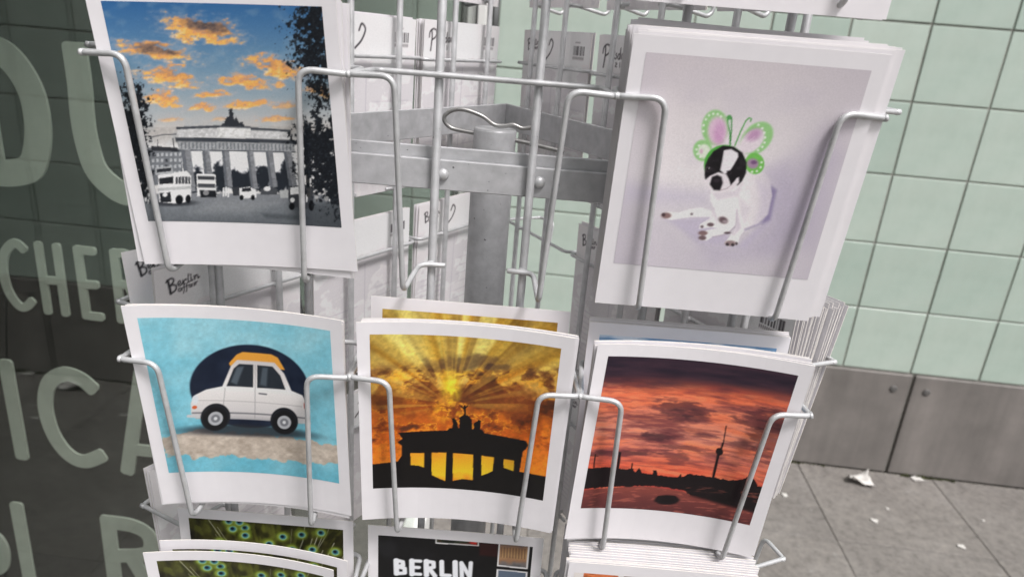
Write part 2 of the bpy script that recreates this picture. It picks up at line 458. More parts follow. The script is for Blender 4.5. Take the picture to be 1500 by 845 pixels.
letter([([(-.830, -.361), (-.831, -.487)], .0135), ([(-.799, -.361), (-.800, -.487)], .0135), ([(-.828, -.426), (-.801, -.425)], .013)])
letter([([(-.764, -.361), (-.764, -.488)], .0145), ([(-.764, -.368), (-.733, -.368)], .0135), ([(-.763, -.426), (-.735, -.425)], .0135), ([(-.763, -.481), (-.733, -.481)], .0135)])
letter([([(-.703, -.360), (-.704, -.488)], .0145), ([(-.703, -.367), (-.680, -.368), (-.668, -.392), (-.680, -.416), (-.703, -.420)], .0135), ([(-.685, -.418), (-.665, -.486)], .0135)])
letter([([(-.924, -.581), (-.925, -.781)], .0245)])
letter([([(-.766, -.623), (-.790, -.602), (-.820, -.596), (-.850, -.617), (-.864, -.664), (-.858, -.718), (-.836, -.757), (-.806, -.768), (-.766, -.748)], .0265)])
letter([([(-.7285, -.784), (-.679, -.570)], .0245), ([(-.679, -.572), (-.630, -.784)], .0245), ([(-.712, -.730), (-.645, -.728)], .022)])
letter([([(-1.041, -.880), (-1.045, -1.085)], .0265), ([(-1.041, -.964), (-1.015, -.963), (-1.003, -.977), (-1.001, -1.004), (-1.011, -1.036), (-1.041, -1.052)], .024)])
letter([([(-.955, -.878), (-.958, -1.09)], .0255)])
letter([([(-.778, -.881), (-.782, -1.09)], .0285), ([(-.778, -.895), (-.733, -.896), (-.705, -.909), (-.698, -.934), (-.714, -.959), (-.776, -.972)], .0285), ([(-.741, -.968), (-.690, -1.085)], .0285)])
# ================================================================== PRINTED PICTURES (flat ink, stored as colours on a fine grid)
_tabs = {}
def vnoise(x, y, seed):
    if seed not in _tabs: _tabs[seed] = np.random.RandomState(seed).rand(64, 64)
    T = _tabs[seed]
    xi = np.floor(x).astype(int); yi = np.floor(y).astype(int); fx = x - xi; fy = y - yi
    fx = fx * fx * (3 - 2 * fx); fy = fy * fy * (3 - 2 * fy)
    a = T[yi % 64, xi % 64]; b = T[yi % 64, (xi + 1) % 64]; c = T[(yi + 1) % 64, xi % 64]; d = T[(yi + 1) % 64, (xi + 1) % 64]
    return (a * (1 - fx) + b * fx) * (1 - fy) + (c * (1 - fx) + d * fx) * fy
def fbm(x, y, seed, oct=5, gain=.5):
    s = 0; a = 1; tot = 0
    for o in range(oct):
        s = s + a * vnoise(x * 2 ** o + 7.3 * o, y * 2 ** o + 3.1 * o, seed + o); tot += a; a *= gain
    return s / tot
def sst(a, b, x):
    t = np.clip((x - a) / (b - a), 0, 1); return t * t * (3 - 2 * t)

class Picture:
    """a drawing board whose corner marks (tl, tr, br, bl) give the sketch units used by the shapes"""
    def __init__(self, corners, nx=220, ny=230, ss=2):
        self.nx, self.ny, self.ss = nx, ny, ss
        W, H = nx * ss, ny * ss
        u = (np.arange(W) + .5) / W; v = (np.arange(H) + .5) / H
        self.u, self.v = np.meshgrid(u, v)
        src = np.array([(0, 0), (1, 0), (1, 1), (0, 1)], float); A = []; B = []
        for (x, y), (X, Y) in zip(src, corners):
            A.append([x, y, 1, 0, 0, 0, -X * x, -X * y]); B.append(X); A.append([0, 0, 0, x, y, 1, -Y * x, -Y * y]); B.append(Y)
        h = np.append(np.linalg.solve(np.array(A), np.array(B)), 1).reshape(3, 3)
        d = h[2, 0] * self.u + h[2, 1] * self.v + 1
        self.X = (h[0, 0] * self.u + h[0, 1] * self.v + h[0, 2]) / d
        self.Y = (h[1, 0] * self.u + h[1, 1] * self.v + h[1, 2]) / d
        self.img = np.zeros((H, W, 3))
    def put(self, mask, col):
        m = np.clip(mask, 0, 1)[..., None]
        self.img = self.img * (1 - m) + np.asarray(col, float) * m
    def grad(self, val, stops):
        xs = [s[0] for s in stops]; cs = np.array([s[1] for s in stops], float)
        return np.stack([np.interp(val, xs, cs[:, k]) for k in range(3)], -1)
    def win(self, x0, x1, y0, y1):
        # the rows and columns that can hold the given box of sketch units
        s = (self.X > x0) & (self.X < x1) & (self.Y > y0) & (self.Y < y1)
        r = np.flatnonzero(s.any(1)); c = np.flatnonzero(s.any(0))
        if not len(r): return None
        return slice(r[0], r[-1] + 1), slice(c[0], c[-1] + 1)
    def putw(self, w, m, col, a):
        m = (np.clip(m, 0, 1) * a)[..., None]; col = np.asarray(col, float)
        if col.ndim == 3: col = col[w]
        self.img[w] = self.img[w] * (1 - m) + col * m
    def poly(self, pts, col, a=1.0, soft=0, rough=0, seed=1, rs=.05):
        g = soft + rough + 2; xs = [q[0] for q in pts]; ys = [q[1] for q in pts]
        w = self.win(min(xs) - g, max(xs) + g, min(ys) - g, max(ys) + g)
        if w is None: return
        X, Y = self.X[w], self.Y[w]
        if rough: X = X + (fbm(X * rs, Y * rs, seed, 3) - .5) * rough; Y = Y + (fbm(X * rs + 9, Y * rs + 5, seed + 11, 3) - .5) * rough
        if soft:
            sd = self.sdist(pts, X, Y); m = sst(soft, -soft, sd)
        else: m = self.inside(pts, X, Y).astype(float)
        self.putw(w, m, col, a)
    def inside(self, pts, X, Y):
        r = np.zeros(X.shape, bool); n = len(pts)
        for i in range(n):
            (x1, y1), (x2, y2) = pts[i], pts[(i + 1) % n]
            if y1 == y2: continue
            c = ((y1 > Y) != (y2 > Y)) & (X < (x2 - x1) * (Y - y1) / (y2 - y1) + x1); r ^= c
        return r
    def sdist(self, pts, X, Y):
        d = np.full(X.shape, 1e9); n = len(pts)
        for i in range(n): d = np.minimum(d, self.seg(pts[i], pts[(i + 1) % n], X, Y))
        return np.where(self.inside(pts, X, Y), -d, d)
    def seg(self, p, q, X=None, Y=None):
        X = self.X if X is None else X; Y = self.Y if Y is None else Y
        dx, dy = q[0] - p[0], q[1] - p[1]; L = dx * dx + dy * dy + 1e-9
        t = np.clip(((X - p[0]) * dx + (Y - p[1]) * dy) / L, 0, 1)
        return np.hypot(X - p[0] - t * dx, Y - p[1] - t * dy)
    def line(self, pts, wd, col, a=1.0, soft=.6):
        g = wd + soft + 1; xs = [q[0] for q in pts]; ys = [q[1] for q in pts]
        w = self.win(min(xs) - g, max(xs) + g, min(ys) - g, max(ys) + g)
        if w is None: return
        X, Y = self.X[w], self.Y[w]; d = np.full(X.shape, 1e9)
        for p, q in zip(pts[:-1], pts[1:]): d = np.minimum(d, self.seg(p, q, X, Y))
        self.putw(w, sst(wd / 2 + soft, wd / 2 - soft, d), col, a)
    def ell(self, cx, cy, rx, ry, col, a=1.0, soft=.08, rot=0, rough=0, seed=3, rs=.05):
        g = max(rx, ry) * (1 + soft + rough * .5) + 1
        w = self.win(cx - g, cx + g, cy - g, cy + g)
        if w is None: return
        c, s = math.cos(rot), math.sin(rot); X, Y = self.X[w] - cx, self.Y[w] - cy
        r = np.hypot((X * c + Y * s) / rx, (-X * s + Y * c) / ry)
        if rough: r = r + (fbm(self.X[w] * rs, self.Y[w] * rs, seed, 4) - .5) * rough
        self.putw(w, sst(1 + soft, 1 - soft, r), col, a)
    def vertex_colours(self):
        s = self.ss; H, W = self.img.shape[:2]
        im = self.img.reshape(H // s, s, W // s, s, 3).mean((1, 3))
        return im

def paint_gate_street():
    P = Picture([(-28, -15), (752, 15), (823, 782), (160, 757)]); X, Y = P.X, P.Y
    P.img = P.grad(Y, [(-20, (44, 92, 142)), (90, (70, 112, 152)), (210, (100, 134, 160)), (330, (140, 156, 166)), (440, (186, 182, 178))])
    n = fbm(X * .02, Y * .03, 5)
    P.put(sst(.5, .75, n) * .25, (150, 165, 175))
    def cloud(x0, x1, y0, y1, a=1.0, dark=0.0, seed=1, tilt=.12):
        cx, cy = (x0 + x1) / 2, (y0 + y1) / 2; hx, hy = (x1 - x0) / 2, (y1 - y0) / 2
        yy = Y - cy - (X - cx) * tilt
        big = fbm(X * .022 + seed, Y * .05, seed + 40, 3); fine = fbm(X * .06, Y * .11, seed + 20, 5, .6)
        yw = yy + (big - .5) * hy * 1.6                                    # ragged, wind-drawn outline
        r = np.hypot((X - cx) / (hx * 1.08), yw / (hy * np.where(yw < 0, .95, .62)))
        d = r + (.5 - fine) * 1.15
        P.put(sst(1.45, .75, d) * .42 * a, (186, 172, 172))
        lit = np.clip(.52 + yw / hy * .45 + (fine - .5) * 1.5, 0, 1)
        col = P.grad(lit, [(0, (176, 138, 116)), (.3, (214, 150, 96)), (.6, (240, 166, 80)), (.85, (248, 188, 106)), (1, (238, 200, 158))])
        P.put(sst(1.02, .58, d) * a * .94, col)
        if dark:
            k = sst(1.0, .25, np.hypot((X - cx - hx * .1) / (hx * .8), (yy + hy * .42) / (hy * .62)) + (.5 - big) * .9)
            P.put(k * dark * sst(1.15, .8, d), P.grad(fine, [(.3, (74, 66, 68)), (.7, (128, 104, 92))]))
    cloud(190, 465, 48, 160, 1, .95, 2, .16); cloud(30, 298, 142, 216, 1, .9, 3); cloud(115, 315, 226, 306, 1, .2, 4, .22)
    cloud(470, 695, 196, 272, 1, .15, 5, .16); cloud(370, 570, 256, 318, 1, 0, 6); cloud(305, 430, 308, 346, 1, 0, 7, 0)
    cloud(130, 255, 312, 388, .95, 0, 8); cloud(278, 382, 354, 386, .9, 0, 9, 0); cloud(412, 584, 342, 382, .95, 0, 10, -.05)
    cloud(570, 665, 342, 392, .6, 0, 11, 0); cloud(525, 662, 400, 428, .7, 0, 12, 0); cloud(680, 790, 296, 338, .8, 0, 13)
    cloud(183, 264, 402, 424, .5, 0, 14, 0); cloud(586, 624, 278, 312, .8, 0, 15, 0); cloud(420, 480, 238, 266, .35, 0, 16, 0); cloud(370, 440, 395, 425, .4, 0, 17, 0)
    # street and haze behind the gate
    P.poly([(140, 470), (840, 470), (840, 700), (140, 690)], (190, 190, 190), .55, soft=30)
    # buildings left
    P.poly([(150, 505), (262, 512), (275, 620), (150, 640)], (105, 108, 112))
    tex = fbm(X * .12, Y * .16, 70, 3)
    for yy in (525, 545, 566, 588):
        for k in range(7): P.poly([(166 + k * 15, yy), (174 + k * 15, yy), (175 + k * 15, yy + 11), (167 + k * 15, yy + 11)], (168, 170, 172) if (k * 5 + yy) % 7 else (52, 54, 58), .85)
    P.poly([(163, 500), (250, 508), (258, 522), (163, 516)], (50, 52, 56))
    P.line([(160, 470), (200, 462), (260, 461), (310, 470)], 3, (60, 64, 70)); P.line([(235, 475), (240, 510)], 3, (50, 52, 56)); P.line([(183, 478), (185, 505)], 2, (60, 60, 64))
    # light between the columns and dark trees in it
    P.poly([(262, 515), (660, 520), (668, 650), (280, 660)], (208, 208, 210))
    for (cx, cy, rx, ry, s) in ((400, 612, 32, 50, 1), (452, 625, 22, 40, 2), (492, 628, 34, 40, 3), (545, 618, 26, 46, 4), (600, 630, 26, 36, 5), (632, 600, 22, 50, 6), (320, 625, 30, 44, 7)):
        P.ell(cx, cy, rx, ry, (42, 46, 52), 1, .2, 0, .9, 80 + s, .09)
    # the gate
    st = lambda c, k=.9: np.clip(np.array(c, float)[None, None, :] * (k + .30 * (tex[..., None] - .35)), 0, 255)
    P.poly([(250, 442), (392, 436), (640, 452), (640, 482), (245, 474)], st((206, 206, 206), .93))
    P.poly([(390, 440), (502, 446), (502, 476), (390, 471)], st((226, 226, 224), .93))
    P.poly([(244, 436), (392, 432), (392, 441), (246, 445)], (72, 76, 82)); P.poly([(502, 440), (640, 449), (640, 456), (502, 450)], (72, 76, 82)); P.poly([(392, 432), (502, 437), (502, 443), (392, 439)], (80, 84, 90))
    P.poly([(242, 472), (655, 484), (657, 498), (246, 488)], (62, 66, 72))
    P.poly([(248, 486), (656, 497), (657, 524), (258, 516)], st((150, 152, 154)))
    for k in range(30): P.poly([(262 + k * 13, 490 + k * .33), (267 + k * 13, 490 + k * .33), (268 + k * 13, 512 + k * .33), (263 + k * 13, 512 + k * .33)], (86, 90, 96), .7)
    P.line([(258, 517), (658, 526)], 4, (60, 64, 70))
    for q in ([(262, 515), (296, 516), (318, 658), (286, 662)], [(335, 517), (360, 518), (373, 604), (345, 604)], [(403, 520), (428, 520), (443, 646), (417, 650)], [(489, 521), (512, 522), (530, 650), (507, 655)], [(555, 522), (580, 523), (598, 645), (573, 650)], [(617, 524), (645, 524), (666, 642), (639, 642)]):
        P.poly(q, st((128, 130, 134), .85)); a, b, c, d = q
        P.poly([a, ((a[0] + b[0]) / 2 - 3, a[1]), ((c[0] + d[0]) / 2 - 3, c[1]), d], (74, 78, 84), .55)
    P.poly([(398, 434), (482, 438), (474, 420), (462, 426), (452, 402), (444, 416), (440, 388), (434, 372), (424, 380), (428, 404), (414, 408), (410, 424)], (44, 48, 54), rough=8, rs=.2)
    # road
    P.poly([(130, 664), (850, 672), (850, 800), (130, 800)], P.grad(Y, [(660, (118, 120, 124)), (715, (104, 108, 112)), (790, (84, 88, 92))]))
    P.poly([(400, 690), (600, 700), (500, 735), (300, 730)], (136, 138, 140), .45, soft=22); P.poly([(640, 700), (850, 690), (850, 800), (690, 790)], (52, 56, 60), .6, soft=20); P.poly([(540, 735), (720, 745), (730, 760), (560, 752)], (60, 64, 68), .5, soft=6)
    # buses, cars and people
    P.ell(250, 698, 70, 10, (48, 50, 54), .8, .4)
    P.poly([(188, 600), (285, 588), (300, 606), (302, 690), (258, 700), (196, 692)], (218, 218, 216)); P.poly([(192, 612), (240, 606), (240, 630), (194, 632)], (40, 42, 46)); P.poly([(248, 608), (296, 608), (298, 632), (248, 632)], (62, 64, 68))
    for k in range(4): P.line([(256 + k * 11, 606), (257 + k * 11, 634)], 2.5, (215, 215, 215))
    P.poly([(196, 662), (232, 660), (236, 694), (200, 692)], (42, 44, 48)); P.ell(214, 668, 8, 7, (220, 220, 220)); P.ell(262, 686, 13, 16, (26, 28, 32)); P.ell(292, 684, 9, 14, (26, 28, 32)); P.poly([(190, 645), (300, 640), (300, 650), (190, 655)], (120, 122, 124), .6)
    P.poly([(178, 575), (235, 570), (240, 596), (180, 600)], (150, 152, 154)); P.poly([(184, 580), (232, 576), (232, 588), (184, 592)], (48, 50, 54))
    P.poly([(318, 598), (383, 602), (388, 676), (322, 676)], (196, 196, 194)); P.poly([(322, 606), (380, 609), (380, 620), (323, 618)], (58, 60, 64)); P.poly([(323, 632), (382, 634), (383, 648), (324, 646)], (70, 72, 76)); P.poly([(330, 655), (386, 657), (388, 680), (334, 680)], (36, 38, 42)); P.ell(352, 664, 10, 9, (120, 120, 122))
    P.poly([(464, 650), (500, 645), (524, 656), (526, 682), (470, 686)], (208, 208, 206)); P.poly([(476, 650), (504, 648), (508, 660), (474, 662)], (44, 46, 50)); P.ell(474, 682, 7, 9, (28, 30, 34)); P.ell(513, 682, 7, 9, (28, 30, 34))
    P.poly([(440, 648), (466, 644), (466, 674), (446, 676)], (56, 58, 62)); P.poly([(538, 652), (580, 645), (598, 655), (596, 672), (540, 672)], (70, 72, 76)); P.ell(562, 652, 12, 8, (205, 205, 205)); P.poly([(605, 658), (634, 655), (636, 682), (608, 684)], (150, 152, 152))
    P.poly([(636, 645), (690, 636), (722, 650), (724, 718), (648, 714), (636, 690)], (60, 62, 66)); P.poly([(642, 648), (676, 643), (678, 668), (643, 672)], (196, 196, 194)); P.ell(650, 690, 8, 8, (205, 205, 205)); P.ell(648, 712, 10, 12, (20, 22, 26)); P.ell(716, 708, 9, 18, (20, 22, 26))
    for (x, y) in ((420, 660), (412, 662), (428, 664), (700, 680), (735, 678), (780, 676), (765, 672), (160, 680), (150, 672)): P.line([(x, y - 12), (x, y + 14)], 6, (70 if x % 2 else 190,) * 3)
    for (x, y, g) in ((700, 600, 60), (728, 605, 150), (762, 612, 130), (790, 615, 70)): P.line([(x, y - 40), (x + 6, y + 74)], 13, (g,) * 3)
    P.poly([(690, 585), (800, 592), (800, 604), (690, 598)], (170, 172, 174))
    film = .90 + .20 * fbm(X * .16, Y * .18, 171, 4, .7); P.img = np.clip(P.img * np.where(Y > 436, film, .94 + .12 * film)[..., None], 0, 255)
    P.put(sst(468, 512, Y), np.clip((P.img - 105) * 1.28 + 118, 10, 226))
    # trees
    def foliage(cx, cy, rx, ry, seed, dens=.5, a=1.0):
        r = np.hypot((X - cx) / rx, (Y - cy) / ry); q = fbm(X * .075, Y * .075, seed, 4, .68)
        P.put(sst(.02, -.05, r * .46 - .38 + (.5 - q) * 1.6 + (.5 - dens) * .5) * a, P.grad(fbm(X * .2, Y * .2, seed + 9, 2), [(0, (12, 15, 20)), (.6, (26, 30, 36)), (1, (64, 70, 78))]))
    foliage(730, 70, 78, 95, 90, .62); foliage(735, 175, 72, 85, 91, .62); foliage(715, 235, 55, 45, 92, .5); foliage(740, 345, 38, 40, 93, .42); foliage(752, 290, 40, 40, 94, .5)
    foliage(752, 500, 72, 95, 95, .75); foliage(770, 590, 62, 90, 96, .7); foliage(800, 640, 26, 80, 97, .6); foliage(705, 470, 30, 40, 98, .5)
    foliage(88, 400, 44, 90, 99, .75); foliage(116, 520, 36, 110, 100, .75); foliage(140, 620, 22, 60, 101, .6)
    return P

def paint_dog():
    P = Picture([(-21, -239), (1155, -134), (785, 922), (-218, 831)]); X, Y = P.X, P.Y
    P.img = P.grad(P.v, [(0, (205, 197, 201)), (.3, (222, 215, 217)), (.52, (230, 224, 226)), (.66, (215, 209, 214)), (1, (205, 198, 206))])
    P.put(sst(.5, 1.0, P.u) * .5, (190, 183, 191)); P.put(sst(.18, 0, P.u) * .35, (194, 187, 198)); P.put(sst(.3, .0, P.v) * .3 * (1 - P.u), (206, 198, 203))
    P.poly([(610, 400), (900, 190), (1000, 300), (820, 760), (560, 760), (600, 600)], (176, 167, 185), .6, soft=95)
    P.poly([(-150, 430), (280, 480), (280, 540), (-150, 520)], (196, 188, 208), .5, soft=50)
    P.put(sst(.45, .8, fbm(X * .004, Y * .006, 31, 3)) * .18, (186, 178, 194))
    P.poly([(560, 360), (700, 330), (760, 560), (640, 800), (300, 840), (180, 700), (420, 760), (600, 650), (630, 500)], (184, 175, 194), .55, soft=55)
    sh = (188, 178, 202)
    P.poly([(60, 612), (300, 600), (430, 752), (640, 560), (660, 470), (600, 640), (470, 760), (230, 730)], sh, .6, soft=22)
    P.poly([(600, 440), (640, 470), (600, 620), (560, 640)], (120, 108, 150), .75, soft=14)
    wht = P.grad(np.clip((X - 300) / 330, 0, 1), [(0, (246, 242, 241)), (.4, (242, 237, 236)), (.7, (226, 219, 223)), (1, (200, 191, 203))])
    P.poly([(40, 586), (72, 575), (130, 580), (190, 562), (250, 556), (300, 575), (292, 602), (190, 602), (90, 616), (62, 610)], wht, 1, soft=4)
    P.poly([(298, 470), (420, 430), (520, 392), (575, 372), (606, 420), (616, 500), (594, 590), (545, 640), (470, 668), (442, 700), (432, 742), (372, 752), (362, 734), (398, 692), (418, 650), (376, 690), (300, 704), (270, 722), (232, 720), (234, 688), (272, 670), (330, 660), (300, 655), (232, 662), (238, 640), (288, 612), (312, 560), (296, 520)], wht, 1, soft=4)
    P.poly([(430, 560), (450, 660), (410, 700), (425, 640)], (206, 196, 208), .8, soft=10); P.poly([(300, 540), (330, 600), (330, 650), (310, 600)], (214, 206, 214), .8, soft=8)
    P.poly([(540, 420), (600, 470), (585, 590), (520, 640), (560, 540)], (206, 197, 212), .6, soft=22)
    P.poly([(296, 478), (420, 470), (470, 430), (440, 500), (330, 520)], (212, 203, 212), .75, soft=14)
    P.poly([(440, 500), (500, 560), (470, 640), (450, 600)], (216, 208, 216), .7, soft=16)
    P.line([(404, 690), (424, 640), (432, 570)], 5, (176, 164, 182), .6, 5); P.line([(314, 560), (300, 610), (250, 642)], 4, (186, 174, 190), .5, 4); P.line([(300, 704), (376, 690), (416, 655)], 5, (160, 146, 166), .7, 5); P.line([(470, 668), (540, 642), (592, 596), (616, 510)], 8, (150, 138, 172), .7, 8)
    for (x, y, rx, ry, c) in ((64, 594, 26, 15, (128, 98, 96)), (50, 590, 10, 9, (64, 48, 52)), (252, 684, 24, 12, (120, 92, 92)), (248, 708, 20, 12, (96, 74, 78)), (392, 736, 28, 14, (140, 118, 118)), (376, 742, 9, 8, (50, 40, 46)), (404, 744, 9, 8, (50, 40, 46)), (424, 738, 7, 8, (70, 58, 64)), (292, 642, 18, 10, (92, 72, 78)), (248, 652, 9, 7, (96, 80, 86)), (378, 684, 18, 6, (82, 66, 72)), (196, 588, 8, 7, (120, 110, 114))): P.ell(x, y, rx, ry, c, .9, .35)
    P.ell(358, 620, 24, 17, (86, 66, 72), .9, .45, .3); P.ell(366, 626, 12, 7, (190, 176, 182), .7, .6)
    gr = (140, 198, 122)
    # butterfly wings
    P.ell(330, 152, 70, 90, gr, .88, .10, .12); P.ell(342, 168, 50, 72, (222, 188, 212), .95, .25, .1); P.ell(352, 178, 28, 54, (194, 134, 184), .6, .6, .1)
    P.ell(262, 268, 50, 54, gr, .88, .12); P.ell(270, 272, 32, 36, (222, 228, 214), .95, .2); P.ell(255, 272, 8, 12, (200, 140, 180), .6, .5)
    P.ell(545, 208, 98, 68, gr, .88, .10, -.75); P.ell(520, 222, 78, 46, (228, 214, 224), .95, .15, -.75); P.ell(530, 190, 42, 26, (176, 124, 168), .7, .6, -.5)
    P.ell(530, 336, 50, 54, (112, 188, 84), .97, .05); P.ell(520, 336, 30, 26, (170, 130, 170), .9, .3); P.ell(526, 330, 16, 10, (96, 62, 104), .7, .4)
    for (x, y) in ((283, 110), (300, 90), (322, 82), (345, 84), (362, 96), (270, 140), (268, 170), (230, 262), (234, 285), (248, 300), (244, 243), (585, 180), (588, 205), (584, 230), (572, 252), (555, 140), (575, 158), (550, 268), (560, 355), (540, 374), (515, 378), (565, 330)): P.ell(x, y, 6, 6, (236, 244, 232), .9, .3)
    for a in range(5): P.line([(395, 235), (290 + a * 22, 110 - a * 6)], 2, (236, 220, 232), .6, 1)
    for a in range(5): P.line([(440, 270), (500 + a * 18, 150 + a * 24)], 2, (240, 228, 236), .6, 1)
    P.line([(404, 244), (406, 180), (396, 120), (396, 98), (410, 92), (418, 104), (414, 170), (406, 240)], 6, (58, 138, 62)); P.ell(405, 102, 13, 13, (74, 150, 76), .9, .2); P.ell(405, 130, 7, 18, (200, 214, 200), .8, .3)
    P.line([(430, 244), (462, 172), (490, 120), (508, 104), (520, 110), (514, 122)], 7, (96, 164, 92))
    P.ell(376, 346, 110, 106, (84, 168, 70), 1, .03)
    blk = P.grad(fbm(X * .05, Y * .05, 44, 3), [(0, (14, 12, 16)), (.6, (26, 23, 28)), (1, (54, 48, 54))])
    P.poly([(268, 392), (272, 345), (290, 306), (318, 272), (368, 244), (424, 250), (468, 280), (488, 330), (484, 382), (462, 424), (438, 446), (400, 440), (330, 470), (296, 452), (270, 410)], blk, 1, soft=4)
    P.poly([(372, 268), (410, 262), (444, 282), (446, 302), (420, 344), (398, 376), (372, 388), (350, 368), (362, 320)], (232, 226, 230), 1, soft=4)
    P.poly([(262, 424), (296, 396), (340, 378), (380, 388), (398, 420), (446, 404), (446, 430), (418, 466), (350, 482), (296, 468)], (230, 222, 226), 1, soft=5)
    P.poly([(306, 402), (334, 392), (356, 402), (362, 432), (346, 470), (314, 468), (294, 440)], (24, 20, 26), 1, soft=6)
    P.poly([(384, 372), (424, 366), (440, 396), (426, 420), (402, 444), (394, 412)], (22, 19, 24), 1, soft=4)
    P.ell(286, 362, 16, 13, (70, 60, 66), .9, .3); P.ell(288, 364, 9, 8, (10, 8, 10)); P.ell(396, 382, 12, 10, (60, 52, 58), .9, .3); P.ell(396, 382, 7, 6, (8, 8, 10)); P.ell(292, 358, 3, 3, (200, 200, 205))
    P.ell(330, 420, 18, 9, (52, 44, 52), .9, .4); P.line([(345, 470), (380, 462), (410, 440)], 3, (150, 134, 142), .8, 2)
    fur = fbm(X * .11, Y * .13, 191, 4, .7); P.img = np.clip(P.img * np.where(np.hypot((X - 400) / 330, (Y - 480) / 330) < 1, .955 + .09 * fur, 1.0)[..., None], 0, 255)
    return P

def paint_plain_car():
    # a plain small car seen from the side on a turquoise ground
    P = Picture([(82, 210), (652, 240), (676, 700), (180, 662)]); X, Y = P.X, P.Y
    n = fbm(X * .014, Y * .02, 51, 5)
    P.img = P.grad(n * .6 + .4 * P.v, [(.2, (152, 206, 218)), (.5, (128, 194, 210)), (.8, (104, 180, 200))])
    g = fbm(X * .09, Y * .10, 59, 4, .65); P.img *= (.92 + .16 * g)[..., None]
    nav = P.grad(fbm(X * .03, Y * .03, 54, 3), [(0, (16, 24, 42)), (1, (36, 46, 66))])
    P.ell(406, 424, 176, 124, nav, 1, .02, .06)
    sand = P.grad(fbm(X * .05, Y * .08, 57, 5, .6), [(.2, (214, 202, 188)), (.8, (168, 154, 140))])
    P.poly([(160, 556), (250, 548), (340, 560), (440, 566), (560, 578), (690, 590), (690, 640), (560, 650), (420, 634), (260, 628), (160, 610)], sand, 1, soft=2, rough=26, rs=.04)
    P.ell(404, 556, 190, 17, (40, 42, 48), .85, .4, .05)
    P.poly([(340, 356), (362, 330), (380, 322), (466, 327), (486, 336), (508, 372), (498, 372), (344, 364)], (226, 158, 62), 1, soft=1.5)
    wc = P.grad(Y - .05 * (X - 240), [(340, (206, 200, 198)), (420, (236, 232, 230)), (455, (224, 220, 218)), (500, (206, 202, 202)), (530, (150, 148, 150))])
    P.poly([(236, 500), (234, 468), (246, 446), (276, 432), (322, 424), (346, 364), (364, 346), (476, 352), (506, 384), (528, 434), (562, 446), (576, 470), (576, 524), (560, 532), (250, 516)], wc, 1, soft=1.5)
    P.poly([(334, 424), (354, 372), (370, 358), (412, 360), (412, 428)], (40, 46, 54), 1, soft=1.5); P.poly([(424, 361), (470, 364), (494, 390), (510, 432), (424, 429)], (40, 46, 54), 1, soft=1.5)
    P.poly([(346, 412), (364, 368), (384, 366), (364, 420)], (104, 116, 126), .7, soft=4); P.poly([(432, 420), (440, 368), (456, 368), (452, 424)], (104, 116, 126), .6, soft=4)
    P.line([(418, 360), (418, 520)], 2, (150, 148, 150), .9, 1); P.line([(330, 430), (324, 500), (340, 518)], 2, (160, 158, 158), .9, 1); P.line([(244, 462), (560, 480)], 2, (176, 172, 172), .9, 1); P.line([(240, 498), (572, 514)], 5, (120, 120, 124), .9, 1)
    P.line([(430, 446), (452, 448)], 4, (90, 92, 98), 1, 1); P.ell(246, 460, 9, 13, (216, 220, 224), 1, .15); P.ell(245, 482, 7, 5, (206, 96, 50)); P.ell(572, 476, 6, 12, (188, 60, 44)); P.line([(228, 506), (262, 510)], 8, (196, 196, 198), 1, 1); P.line([(550, 526), (584, 528)], 8, (196, 196, 198), 1, 1)
    for (x, y) in ((304, 518), (506, 530)):
        P.ell(x, y - 4, 42, 40, (30, 32, 38), 1, .04); P.ell(x, y, 35, 34, (20, 20, 24), 1, .04); P.ell(x, y, 21, 20, (176, 178, 182), 1, .06); P.ell(x, y, 13, 12, (120, 122, 128), 1, .1); P.ell(x, y, 5, 5, (210, 212, 214))
    return P

